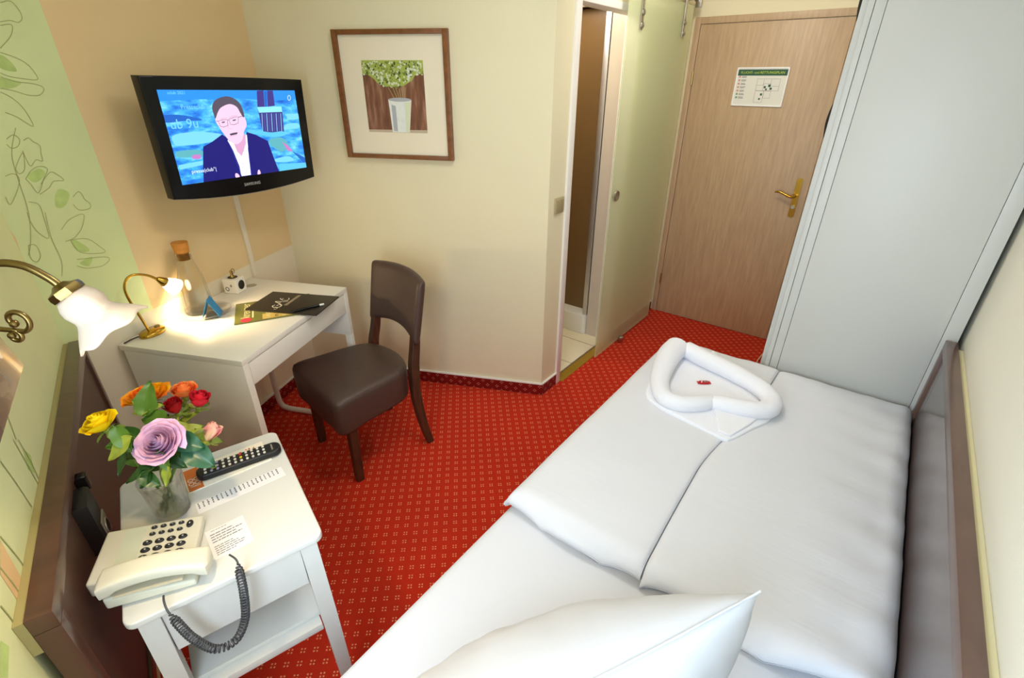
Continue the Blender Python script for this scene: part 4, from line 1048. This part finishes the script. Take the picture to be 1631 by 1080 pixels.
S([(690, 548), (740, 640), (800, 780), (822, 873), (905, 861), (880, 720), (862, 590), (842, 500), (820, 560), (760, 580)], 2)
S([(742, 575), (838, 490), (846, 575), (815, 690), (772, 645)], 12)
S([(582, 380), (580, 320), (600, 265), (680, 228), (760, 250), (808, 325), (836, 372), (846, 420), (826, 470), (812, 545), (765, 582), (705, 552), (655, 492), (612, 430)], 3, True)
S([(566, 330), (548, 262), (575, 205), (650, 177), (720, 190), (785, 240), (822, 330), (814, 350), (786, 312), (752, 262), (690, 240), (622, 268), (596, 308), (580, 360)], 4, True)
SL([(603, 380), (640, 372), (678, 368), (684, 420), (650, 432), (622, 425)], 0.0016, 5, True); SL([(690, 366), (730, 352), (768, 345), (774, 398), (740, 412), (706, 410)], 0.0016, 5, True)
SL([(678, 378), (690, 374)], 0.0016, 5); SL([(768, 350), (820, 338)], 0.0018, 5); SL([(603, 384), (584, 380)], 0.0016, 5)
S([(632, 388), (658, 384), (656, 396), (634, 398)], 4); S([(722, 372), (750, 366), (748, 378), (724, 382)], 4)
SL([(622, 366), (650, 356), (676, 358)], 0.002, 12); SL([(692, 352), (725, 340), (760, 336)], 0.002, 12)
SL([(688, 400), (686, 440), (706, 448), (722, 440)], 0.0014, 12)
S([(700, 492), (735, 482), (770, 478), (765, 494), (712, 506)], 5); SL([(705, 515), (760, 502)], 0.002, 12)
SL([(690, 548), (740, 660), (822, 874)], 0.003, 15); SL([(846, 495), (880, 700), (905, 861)], 0.003, 15)
SL([(690, 545), (735, 620), (760, 650)], 0.005, 2); SL([(845, 500), (860, 610), (820, 690)], 0.005, 2)
S([(768, 850), (785, 845), (806, 870), (800, 882), (775, 884)], 3, True); S([(962, 822), (975, 815), (988, 850), (962, 858)], 3, True)
for yy in (750, 785, 640): SL([(826, yy), (830, yy + 6)], 0.002, 8)
STX('presse|club°|', 520, 812, 0.019, 2)
SL([(1256 + 15 * cos(a * .524), 190 + 20 * sin(a * .524)) for a in range(12)], 0.0018, 2, True)
mb.build('screen', SMATS, t, 0)
MB().text('SAMSUNG', 0.0165, Matrix.Translation((0.0, -0.0126, -0.194)) @ XZ, 0).build('brand_lettering', mat('logo_silver', (200, 198, 194), 0.4), t, 0)
# arm between the set and the wall
Rz = Matrix.Rotation(-radians(-CTV), 4, 'Z')
wall_pt = W(CW, 1.955, K_TV + 0.001, 1.449); a0 = t.matrix_basis.inverted() @ wall_pt
mb = MB().box(-0.06, 0.06, 0.06, 0.066, -0.06, 0.06, 0.001).tube([(0, 0.064, 0), (0.02, 0.085, 0), tuple(a0)], 0.016, 10)
mb.build('wall_arm', BLACKM, t, 40)

# ------------------------------------------------------------------ framed picture
t = thing('picture', 'square brown framed print of a white bucket with green blossoms on the wall', 'picture', CT, K_PIC - 0.0006, -1.05, 1.575)
PW, PH = 0.275, 0.272
FRM = wood_mat('picture_frame_wood', (110, 66, 30), (136, 84, 42), 0.4, 10, (3, 3, 3))
mb = MB()
for a, b, c, d in ((-PW, -PW + 0.024, -PH, PH), (PW - 0.024, PW, -PH, PH), (-PW + .024, PW - .024, -PH, -PH + 0.02), (-PW + .024, PW - .024, PH - 0.02, PH)):
    mb.box(a, b, -0.028, 0, c, d, 0.002)
mb.build('frame', FRM, t, 30)
MB().box(-PW + 0.02, PW - 0.02, -0.012, -0.002, -PH + 0.016, PH - 0.016).build('mat_board', mat('cream_mat_board', (238, 226, 200), 0.6), t, 0)
AW, AH = 0.15, 0.152
def art():
    m = bpy.data.materials.new('print_planks'); m.use_nodes = True; nt = m.node_tree; b = nt.nodes['Principled BSDF']
    tc = nt.nodes.new('ShaderNodeTexCoord'); mp = nt.nodes.new('ShaderNodeMapping'); mp.inputs['Scale'].default_value = (22, 1, 4)
    n = nt.nodes.new('ShaderNodeTexNoise'); n.inputs['Scale'].default_value = 1.6; n.inputs['Detail'].default_value = 6
    nt.links.new(tc.outputs['Object'], mp.inputs[0]); nt.links.new(mp.outputs[0], n.inputs['Vector'])
    cr = nt.nodes.new('ShaderNodeValToRGB'); e = cr.color_ramp.elements
    e[0].position = .3; e[0].color = lin((88, 52, 34)); e[1].position = .75; e[1].color = lin((176, 136, 112)); k = e.new(.52); k.color = lin((132, 84, 56))
    nt.links.new(n.outputs['Fac'], cr.inputs[0]); nt.links.new(cr.outputs[0], b.inputs['Base Color']); b.inputs['Roughness'].default_value = .5
    return m
AM = [art(), mat('print_white', (232, 234, 226), .5, noise=.06, nscale=40), mat('print_grey', (176, 178, 182), .5), mat('print_green', (128, 142, 60), .5), mat('print_lime', (172, 186, 84), .5),
      mat('print_pale', (222, 226, 190), .5), mat('print_dark', (84, 92, 36), .5), mat('print_stem', (170, 150, 90), .5), mat('print_floor', (196, 176, 150), .5)]
mb = MB(); y = -0.0125
mb.poly([(-AW, y, -AH), (AW, y, -AH), (AW, y, AH), (-AW, y, AH)], 0)
def AP(pts, mi, k=1): mb.poly([(-AW + 2 * AW * a, y - 0.00003 * k, AH - 2 * AH * b) for a, b in pts], mi)
AP([(0, .965), (1, .955), (1, 1), (0, 1)], 8)
for a, b in (((.47, .36), (.55, .55)), ((.52, .36), (.58, .55)), ((.40, .36), (.50, .55)), ((.62, .36), (.63, .55)), ((.58, .38), (.60, .55)), ((.68, .36), (.65, .55))):
    AP([a, (a[0] + .012, a[1]), (b[0] + .012, b[1]), b], 7, 2)
AP([(.385, .525), (.77, .535), (.70, .995), (.41, .995)], 1, 3)
AP([(.385 + .192 + .192 * cos(q * .524), .53 + .028 * sin(q * .524)) for q in range(12)], 2, 4)
AP([(.66, .57), (.755, .56), (.695, .99), (.64, .99)], 5, 4); AP([(.43, .60), (.50, .62), (.50, .98), (.43, .98)], 2, 4)
AP([(0, 0), (1, 0), (1, .17), (.86, .20), (.80, .27), (.66, .34), (.52, .355), (.36, .35), (.24, .31), (.17, .24), (.08, .19), (0, .19)], 4, 4.5)
r = random.Random(11)
for k in range(620):
    a = r.uniform(0.0, 1.0)
    lim = .12 + .25 * max(0, 1 - abs((a - .5) / .36) ** 3)
    if a < .2 or a > .87: lim = max(lim, .19)
    b = r.uniform(0.0, lim); s_ = r.uniform(.008, .026)
    if a - s_ < 0 or a + s_ > 1 or b - s_ < 0: continue
    base = r.random()
    mi = 6 if base < .12 else 3 if base < .36 else 4 if base < .70 else 5
    if (abs(a - .25) < .1 and b > .15 or abs(a - .82) < .1 and b > .12) and base > .4: mi = 5 if base > .55 else 1
    AP([(a + s_ * cos(q * 1.05) * r.uniform(.6, 1), b + s_ * sin(q * 1.05) * r.uniform(.6, 1)) for q in range(6)], mi, 5 + k * .2)
mb.build('print', AM, t, 0)

# ------------------------------------------------------------------ chair
t = bpy.data.objects.new('chair', None); SC.collection.objects.link(t)
t.location = (-0.84, 1.848, 0); t.rotation_euler = (0, 0, radians(-45.5))
t['label'] = 'brown leather chair with dark wooden legs standing beside the desk'; t['category'] = 'chair'
def leg(name, pts, wx, wy):
    mb = MB(); V = []
    for (x, y, z), a, b in zip(pts, wx, wy): V += [(x - a, y - b, z), (x + a, y - b, z), (x + a, y + b, z), (x - a, y + b, z)]
    n = len(pts); F = [(3, 2, 1, 0), tuple(4 * (n - 1) + k for k in range(4))]
    for i in range(n - 1):
        for k in range(4): F.append((4 * i + k, 4 * i + (k + 1) % 4, 4 * i + 4 + (k + 1) % 4, 4 * i + 4 + k))
    mb.add(V, F); o = mb.build(name, WENGE, t, 60)
    bv = o.modifiers.new('bevel', 'BEVEL'); bv.width = 0.003; bv.segments = 2; bv.limit_method = 'ANGLE'
    return o
for sx in (-1, 1):
    leg('leg', [(sx * 0.193, 0.0, 0), (sx * 0.193, 0.004, 0.34)], (0.017, 0.021), (0.017, 0.021))
    cp = catmull([(sx * 0.196, 0.398, 0), (sx * 0.190, 0.368, 0.14), (sx * 0.184, 0.350, 0.30), (sx * 0.181, 0.354, 0.45), (sx * 0.174, 0.372, 0.54), (sx * 0.170, 0.388, 0.63)], 5)
    n = len(cp); leg('leg', [tuple(p) for p in cp], [0.015 + 0.003 * sin(pi * k / n) for k in range(n)], [0.015 + 0.007 * sin(pi * k / n * .8 + .2) for k in range(n)])
def outline(grow=0.0):
    pts = [(-0.222 - grow, -0.048 - grow), (-0.11, -0.058 - grow), (0, -0.062 - grow), (0.11, -0.058 - grow), (0.222 + grow, -0.048 - grow), (0.218 + grow, 0.08), (0.205 + grow, 0.20), (0.185 + grow, 0.285), (0.13 + grow * .7, 0.345 + grow), (0.0, 0.372 + grow), (-0.13 - grow * .7, 0.345 + grow), (-0.185 - grow, 0.285), (-0.205 - grow, 0.20), (-0.218 - grow, 0.08)]
    out = []
    m = len(pts)
    for i in range(m):
        p0, p1, p2, p3 = (Vector(pts[(i + q) % m]) for q in (-1, 0, 1, 2))
        for k in range(4):
            s_ = k / 4
            out.append(0.5 * ((2 * p1) + (p2 - p0) * s_ + (2 * p0 - 5 * p1 + 4 * p2 - p3) * s_ ** 2 + (3 * p1 - p0 - 3 * p2 + p3) * s_ ** 3))
    return out
mb = MB(); base_o = outline(); n = len(base_o); V = []; F = []
ctr = Vector((0, 0.15))
rings = [(0.95, 0.305), (0.985, 0.309), (0.995, 0.32), (1.0, 0.36), (1.01, 0.42), (1.008, 0.448), (0.99, 0.460), (0.955, 0.468), (0.85, 0.476), (0.6, 0.483), (0.3, 0.486)]
for sc_, z in rings:
    for p in base_o:
        q = ctr + (p - ctr) * sc_; V.append((q.x, q.y, z - (0.012 * sm(q.y, 0.1, -0.06) if z < 0.33 else 0)))
for i in range(len(rings) - 1):
    for k in range(n): F.append((i * n + k, i * n + (k + 1) % n, (i + 1) * n + (k + 1) % n, (i + 1) * n + k))
F.append(tuple(range(n))[::-1]); F.append(tuple((len(rings) - 1) * n + k for k in range(n)))
mb.add(V, F).build('seat', LEATHER, t, 70)
# backrest: curved padded slab
def bk(side):
    def fn(a, b):
        x = -0.207 + 0.414 * a; xx = (2 * a - 1)
        z0 = 0.575 + 0.034 * (1 - xx * xx); z1 = 0.868 + 0.014 * (1 - xx * xx)
        z = z0 + (z1 - z0) * b
        yc = 0.372 + (z - 0.58) * 0.19 + 0.034 * (1 - xx * xx)
        pad = (max(0, 1 - abs(xx) ** 7) ** 0.5) * (max(0, 1 - abs(2 * b - 1) ** 7) ** 0.5)
        return (x * (0.97 + 0.03 * b), yc + side * (0.013 + 0.014 * pad) if True else yc, z)
    return fn
mb = MB().grid(bk(-1), 28, 20).grid(bk(1), 28, 20)
f1, f2 = bk(-1), bk(1)
for k in range(28):
    for b in (0, 1): mb.poly([f1(k / 28, b), f1((k + 1) / 28, b), f2((k + 1) / 28, b), f2(k / 28, b)])
for k in range(20):
    for a in (0, 1): mb.poly([f1(a, k / 20), f1(a, (k + 1) / 20), f2(a, (k + 1) / 20), f2(a, k / 20)])
o = mb.build('backrest', LEATHER, t, 80, weld=True)
bv = o.modifiers.new('bevel', 'BEVEL'); bv.width = 0.010; bv.segments = 3; bv.limit_method = 'ANGLE'; bv.angle_limit = radians(50)

# ------------------------------------------------------------------ brass wall lamp
OPAL = mat('opal_glass', (240, 226, 210), 0.45, emit=(255, 232, 200), estr=0.03, trans=0.45, ior=1.2)
t = thing('wall_lamp', 'brass wall lamp with curled arm and frilled opal glass shade on the green wall', 'lamp', CL, K_LEFT + 0.0005, -1.0, 1.40)
# local x along the wall (towards photographer), y out of the wall
MB().lathe([(0, 0), (0.045, 0), (0.043, 0.008), (0.03, 0.014), (0.012, 0.022), (0, 0.024)], 28, 0, Matrix.Rotation(-pi / 2, 4, 'X')).build('wall_plate', ABRASS, t, 50)
cap = Vector((0.146, 0.248, -0.003)); dirn = (Vector((0.160, 0.278, 1.343 - 1.40)) - cap).normalized()
arm = catmull([(0.0, 0.02, 0.0), (0.035, 0.07, -0.006), (0.07, 0.125, 0.012), (0.105, 0.180, 0.033), (0.126, 0.214, 0.032), (0.140, 0.237, 0.014), tuple(cap)], 8)
MB().tube(arm, 0.0052, 12).build('arm', ABRASS, t, 50)
def curl(c0, r0, turns, a0, sgn):
    hx2 = Vector((0.507, 0.862, 0))
    return [tuple(Vector(c0) + hx2 * (r0 * (1 - 0.6 * k / 30) * cos(a0 + sgn * 2 * pi * turns * k / 30)) + Vector((0, 0, 1)) * (r0 * (1 - 0.6 * k / 30) * sin(a0 + sgn * 2 * pi * turns * k / 30))) for k in range(31)]
c1 = curl((0.128, 0.186, -0.040), 0.0175, 0.85, radians(-80), 1); c2 = curl((0.122, 0.176, -0.064), 0.010, 0.8, radians(85), -1)
mb = MB().tube([(0.03, 0.06, -0.006), (0.085, 0.13, -0.050)] + c1, 0.0036, 10).tube(c2, 0.0032, 10).ball(c1[-1], 0.0055).ball(c2[-1], 0.005)
mb.build('scroll', ABRASS, t, 50)
A = align(dirn, cap) @ Matrix.Diagonal((0.66, 0.66, 0.76, 1))
MB().lathe([(0, -0.012), (0.012, -0.01), (0.02, -0.004), (0.032, 0.000), (0.034, 0.006), (0.033, 0.014), (0.0, 0.014)], 8, 0, A).build('shade_holder', ABRASS, t, 25)
def frill(a, j, r_, z_):
    k = max(0, (j - 6)) / 5.0
    return r_ * (1 + 0.03 * k * cos(6 * a)), z_ + 0.0035 * k * k * cos(6 * a)
prof = [(0.026, 0.012), (0.034, 0.019), (0.040, 0.029), (0.042, 0.040), (0.040, 0.050), (0.0385, 0.056), (0.040, 0.062), (0.046, 0.069), (0.055, 0.077), (0.064, 0.086), (0.072, 0.094), (0.077, 0.100)]
o = MB().lathe(prof, 96, 0, A, mod=frill).build('glass_shade', OPAL, t, 80)
sd = o.modifiers.new('solidify', 'SOLIDIFY'); sd.thickness = 0.0025
MB().lathe([(0, 0.02), (0.011, 0.022), (0.018, 0.040), (0.022, 0.056), (0.016, 0.070), (0, 0.076)], 20, 0, A).build('bulb', mat('wall_lamp_bulb', (255, 250, 240), 0.3, emit=(255, 226, 176), estr=3.0), t, 60)
lp = t.matrix_basis @ (cap + dirn * 0.058)
light('wall_lamp_light', 'SPOT', lp, 9.0, BULBW, spot_size=radians(176), spot_blend=0.35, shadow_soft_size=0.02, aim=(t.matrix_basis.to_3x3() @ dirn))

# ------------------------------------------------------------------ crystal vase with roses
VX, VU = -1.196, -0.163
t = thing('vase', 'cut crystal glass vase holding roses on the nightstand', 'vase', CL, VU, VX, ZN + 0.0003)
def cut(a, j, r_, z_):
    return r_ * (1 + (0.035 * (abs(cos(8 * a + z_ * 28)) - 0.5) if 1 < j < 9 else 0)), z_
outer = [(0.0, 0.0), (0.038, 0.0), (0.0425, 0.004), (0.0435, 0.02), (0.045, 0.038), (0.047, 0.056), (0.049, 0.074), (0.051, 0.092), (0.053, 0.106), (0.0545, 0.113), (0.053, 0.1145)]
inner = [(0.0495, 0.108), (0.046, 0.08), (0.042, 0.05), (0.039, 0.022), (0.036, 0.014), (0, 0.0125)]
CRY = mat('crystal', (250, 250, 246), 0.03, trans=1.0, ior=1.38, alpha=0.45)
MB().lathe(outer + inner, 96, 0, Matrix.Diagonal((.86, .86, 1, 1)), mod=cut).build('glass', CRY, t, 45, weld=True)
MB().lathe([(0, 0.0135), (0.034, 0.0145), (0.0385, 0.0225), (0.0405, 0.045), (0.041, 0.056), (0, 0.056)], 40, 0, Matrix.Diagonal((.86, .86, 1, 1))).build('water', mat('vase_water', (236, 240, 226), 0.02, trans=1.0, ior=1.2, alpha=0.25), t, 60)

LEAFS = [(0.003,0.050,0.324, -0.38,0.27,0.88, 0.080,0.054), (-0.036,0.037,0.295, -0.68,-0.68,0.29, 0.065,0.040), (0.003,0.050,0.299, 0.45,0.85,0.26, 0.056,0.032), (-0.016,0.042,0.282, -0.67,-0.70,0.25, 0.057,0.032), (0.033,0.052,0.285, -0.60,-0.80,0.04, 0.066,0.045), (0.005,0.033,0.295, -0.55,-0.83,-0.09, 0.046,0.025), (0.092,-0.010,0.290, -0.48,-0.85,-0.22, 0.077,0.040), (0.112,-0.011,0.288, -0.22,-0.80,-0.56, 0.082,0.036), (0.110,0.000,0.306, 0.60,0.12,-0.79, 0.062,0.039), (0.090,0.002,0.203, -0.35,-0.84,-0.40, 0.107,0.031), (0.099,0.006,0.190, -0.02,-0.69,-0.73, 0.059,0.038), (0.108,0.013,0.187, 0.70,0.55,-0.46, 0.052,0.034), (0.124,0.046,0.243, 0.17,-0.52,-0.84, 0.056,0.033), (0.079,0.097,0.229, 0.68,0.68,-0.29, 0.072,0.051), (0.098,0.109,0.196, 0.70,0.51,-0.50, 0.082,0.058), (0.082,0.058,0.197, 0.69,0.65,-0.32, 0.069,0.035), (0.029,0.094,0.207, -0.03,0.65,0.76, 0.060,0.032), (-0.052,0.110,0.213, 0.22,0.80,0.56, 0.063,0.022), (0.000,0.080,0.222, -0.38,0.27,0.88, 0.065,0.022), (0.039,0.091,0.192, -0.14,0.55,0.82, 0.053,0.032), (-0.053,0.133,0.132, 0.64,0.76,-0.12, 0.065,0.031), (0.008,0.008,0.225, -0.69,-0.43,0.58, 0.050,0.036), (0.038,0.007,0.272, -0.70,-0.56,0.45, 0.059,0.028), (0.114,0.049,0.225, 0.57,0.05,-0.82, 0.057,0.030), (-0.082,0.115,0.221, -0.08,0.60,0.79, 0.053,0.017), (0.084,-0.022,0.231, 0.03,-0.65,-0.76, 0.058,0.028), ]
LEAFS[12] = LEAFS[12][:2] + (0.195,) + LEAFS[12][3:]
_lr = random.Random(21)
for _k in range(16):
    _a = 2 * pi * _k / 16 + _lr.uniform(-.2, .2); _rr = _lr.uniform(.035, .075); _z = _lr.uniform(.15, .235)
    _t = _lr.uniform(-.3, .5)
    LEAFS.append((_rr * cos(_a) + 0.01, _rr * sin(_a) + 0.045, _z, cos(_a), sin(_a), _t, _lr.uniform(.05, .072), _lr.uniform(.026, .04)))
def petal_mat(name, a, b, tip=None):
    m = bpy.data.materials.new(name); m.use_nodes = True; nt = m.node_tree; bs = nt.nodes['Principled BSDF']
    tc = nt.nodes.new('ShaderNodeTexCoord'); n = nt.nodes.new('ShaderNodeTexNoise'); n.inputs['Scale'].default_value = 28; n.inputs['Detail'].default_value = 2
    nt.links.new(tc.outputs['Object'], n.inputs['Vector'])
    cr = nt.nodes.new('ShaderNodeValToRGB'); cr.color_ramp.elements[0].position = .36; cr.color_ramp.elements[1].position = .64
    cr.color_ramp.elements[0].color = lin(a); cr.color_ramp.elements[1].color = lin(b)
    nt.links.new(n.outputs['Fac'], cr.inputs[0]); nt.links.new(cr.outputs[0], bs.inputs['Base Color'])
    bs.inputs['Roughness'].default_value = .6; bs.inputs['Subsurface Weight'].default_value = .15; bs.inputs['Subsurface Radius'].default_value = (.01, .005, .003); bs.inputs['Specular IOR Level'].default_value = .25
    return m
STEMM = mat('rose_stem', (96, 118, 44), .5); 
LM = [mat('rose_leaf_mid', (70, 104, 32), .4, noise=.18, nscale=40), mat('rose_leaf_dark', (38, 76, 30), .35, noise=.18, nscale=40), mat('rose_leaf_pale', (136, 150, 56), .45, noise=.15, nscale=40), mat('rose_leaf_blue', (44, 88, 62), .35, noise=.15, nscale=40)]
def bloom(mb, R_, H_, opening, seed, layers):
    """spiral of cupped petals around +z, base at z=0; opening 0 = bud, 1 = fully open"""
    r = random.Random(seed); n = layers
    for i in range(n):
        f = i / (n - 1)                       # 0 = heart, 1 = outermost
        az = i * 2.39996 + r.uniform(-.15, .15)
        rad = R_ * (0.10 + 0.90 * f ** 0.9) * (0.55 + 0.45 * opening if f > .4 else 1 * (0.7 + .3 * opening))
        hgt = H_ * (1.0 - 0.42 * opening * f ** 1.6) * r.uniform(.95, 1.05)
        half = 1.25 - 0.35 * f if f > .25 else 1.9
        curlr = (0.10 + 0.55 * opening) * f ** 1.5
        def fn(a, b, az=az, rad=rad, hgt=hgt, half=half, curlr=curlr, f=f):
            s_ = (2 * a - 1)
            edge = 1 - 0.30 * abs(s_) ** 2.5
            tt = b
            rr = rad * (0.12 + 0.88 * sin(min(1, tt * 1.05) * pi / 2) ** 0.9)
            rr *= 1 - 0.12 * (1 - f) * tt ** 3
            rr += curlr * rad * max(0, tt - .6) ** 2 * 2.2
            z = hgt * (0.02 + 0.98 * tt ** 1.15) * (edge * tt + (1 - tt)) - curlr * hgt * max(0, tt - .72) ** 2 * 2.6
            ang = az + s_ * half * (0.35 + 0.65 * sin(min(1, tt * 1.4) * pi / 2))
            wob = 1 + 0.035 * sin(9 * s_ + 5 * az) * tt * f
            rr *= 1 - 0.05 * (s_ * 1.0) * 1.0
            return (rr * wob * cos(ang), rr * wob * sin(ang), z)
        mb.grid(fn, 10, 9)
    return mb
def leafmesh(length, width, cup=0.15):
    mb = MB()
    def fn(a, b):
        w_ = width / 2 * (sin(pi * min(1, a ** 0.75)) ** 0.8) * (1 - 0.15 * a)
        s_ = 2 * b - 1
        ser = 1
        return (a * length, s_ * w_ * ser, -cup * width * (1 - abs(s_)) * 0.8 - 0.22 * length * a * a + 0.0012 * sin(a * 14) * abs(s_) * width / 0.04)
    return mb.grid(fn, 16, 8)
roses = [  # label, (x, y, z) of bloom base centre in vase frame, axis, R, H, opening, petals, colours
 ('open lilac rose facing the viewer at the front of the bouquet', (0.090, 0.050, 0.262), (-0.02, -0.10, 0.0), .044, .042, 1.0, 30, ((186, 150, 190), (222, 178, 206)), 1),
 ('bright yellow rose reaching out to the left of the bouquet', (0.040, -0.034, 0.318), 0, .034, .042, .75, 24, ((236, 200, 10), (250, 226, 20)), 2),
 ('pale pink rosebud with cream outer petals at the right of the bouquet', (-0.008, 0.140, 0.180), 0, .028, .050, .25, 16, ((240, 206, 176), (238, 160, 160)), 3),
 ('small dark red rose in the middle of the bouquet', (-0.044, 0.088, 0.258), 0, .029, .045, .3, 16, ((130, 8, 16), (186, 16, 28)), 4),
 ('larger crimson rose behind the right side of the bouquet', (-0.066, 0.140, 0.245), 0, .031, .045, .45, 18, ((168, 14, 34), (214, 36, 56)), 5),
 ('peach orange rose at the back of the bouquet', (-0.125, 0.113, 0.250), 0, .033, .042, .6, 20, ((236, 96, 30), (250, 160, 92)), 6),
 ('yellow and orange rose behind a green leaf at the back of the bouquet', (-0.086, 0.044, 0.286), 0, .050, .044, .8, 24, ((246, 190, 14), (238, 104, 24)), 7)]
axes = [(0.30, -0.52, 0.80), (-0.05, -0.30, 0.95), (-0.25, 0.62, 0.74), (0.10, -0.15, 0.98), (0.0, 0.3, 0.95), (0.0, 0.05, 1), (-0.1, -0.1, 1)]
axes[0] = (0.55, -0.30, 0.78)
leaf_owner = [6, 6, 6, 6, 6, 6, 1, 1, 1, 0, 0, 0, 0, 2, 2, 0, 4, 4, 3, 2, 2, 1, 1, 0, 4, 1]
leaf_kind = [0, 2, 2, 1, 0, 2, 0, 2, 0, 1, 1, 1, 2, 3, 3, 1, 0, 2, 2, 1, 2, 1, 1, 0, 2, 1] + [_lr.choice((0, 0, 1, 2)) for _ in range(16)]
leaf_owner += [_k % 7 for _k in range(16)]
CAMD = Vector((0.715, -0.52, 0.467))
for i, (lab, p, _a, R_, H_, op, npet, cols, seed) in enumerate(roses):
    t = thing('rose', lab, 'rose', CL, VU - 0.014, VX, ZN + 0.0003, group='roses in the crystal vase')
    ax = Vector(axes[i]).normalized(); P0 = Vector(p) - ax * H_ * 0.45
    mb = bloom(MB(), R_, H_, op, seed, npet)
    for k, v in enumerate(mb.v): mb.v[k] = tuple(align(ax, P0) @ Vector(v))
    mb.build('bloom', petal_mat('petal_%d' % seed, *cols), t, 80)
    mb = MB(); A = align(ax, P0)
    for k in range(5):
        az = k * 2 * pi / 5 + .3
        def sp(a, b, az=az):
            w_ = 0.006 * sin(pi * min(1, a * .9 + .1)) ; rr = 0.006 + 0.022 * sin(a * 1.7); z = -0.002 - 0.006 * a + 0.012 * a * a * (1 if op < .5 else -0.6)
            return A @ Vector((rr * cos(az) - (2 * b - 1) * w_ * sin(az), rr * sin(az) + (2 * b - 1) * w_ * cos(az), z))
        mb.grid(sp, 8, 2)
    mb.ball(tuple(P0 - ax * 0.004), 0.008, sc=(1, 1, 1))
    mb.build('sepals', LM[2] if i == 2 else STEMM, t, 60)
    ang = i * 2 * pi / 7; foot = Vector((0.022 * cos(ang + 2), 0.022 * sin(ang + 2) + 0.014, 0.016))
    mid = Vector((p[0] * 0.26, p[1] * 0.26 + 0.008, 0.112))
    mid2 = mid.lerp(P0, 0.6) + Vector((0, 0, 0.02))
    st = catmull([tuple(foot), tuple(mid), tuple(mid2), tuple(P0 - ax * 0.006)], 8)
    MB().tube(st, 0.0028, 8).build('stem', STEMM, t, 60)
    for k, l in enumerate(LEAFS):
        if leaf_owner[k] != i: continue
        c = Vector(l[0:3]); d = Vector(l[3:6]).normalized(); ln, wd = l[6] * 0.98, l[7] * 0.98
        n_ = (CAMD * 0.75 + Vector((0, 0, 0.6)) + Vector((random.uniform(-.25, .25), random.uniform(-.25, .25), 0)))
        n_ = (n_ - d * n_.dot(d)).normalized(); s_ = n_.cross(d)
        b0 = c - d * ln / 2
        mtx = Matrix((d, s_, n_)).transposed().to_4x4(); mtx.translation = b0 + n_ * 0.008
        mb = leafmesh(ln, wd)
        for q, v in enumerate(mb.v): mb.v[q] = tuple(mtx @ Vector(v))
        best = min(st, key=lambda z_: (z_ - b0).length); 
        if best.z < 0.09: best = Vector(mid)
        mb.tube(catmull([tuple(best), tuple(best.lerp(b0, .5) + Vector((0, 0, .004))), tuple(b0 + n_ * 0.008)], 4), 0.0012, 6)
        mb.build('leaf', LM[leaf_kind[k]], t, 70)

# ------------------------------------------------------------------ unseen ceiling lamp, added to give fill light
t = thing('fill_ceiling_lamp', 'unseen round white pendant lamp added above the room as fill light', 'lamp', CB, 1.15, -0.85, 2.31)
MB().lathe([(0, -0.05), (0.14, -0.045), (0.2, -0.03), (0.215, -0.016), (0.2, -0.015), (0, -0.015)], 40).build('diffuser', mat('fill_lamp_diffuser', (255, 250, 240), .4, emit=(255, 240, 214), estr=1.5), t, 50)
MB().tube([(0, 0, -0.015), (0, 0, HC - 2.31)], 0.006, 8).build('stem', STEEL, t, 50)
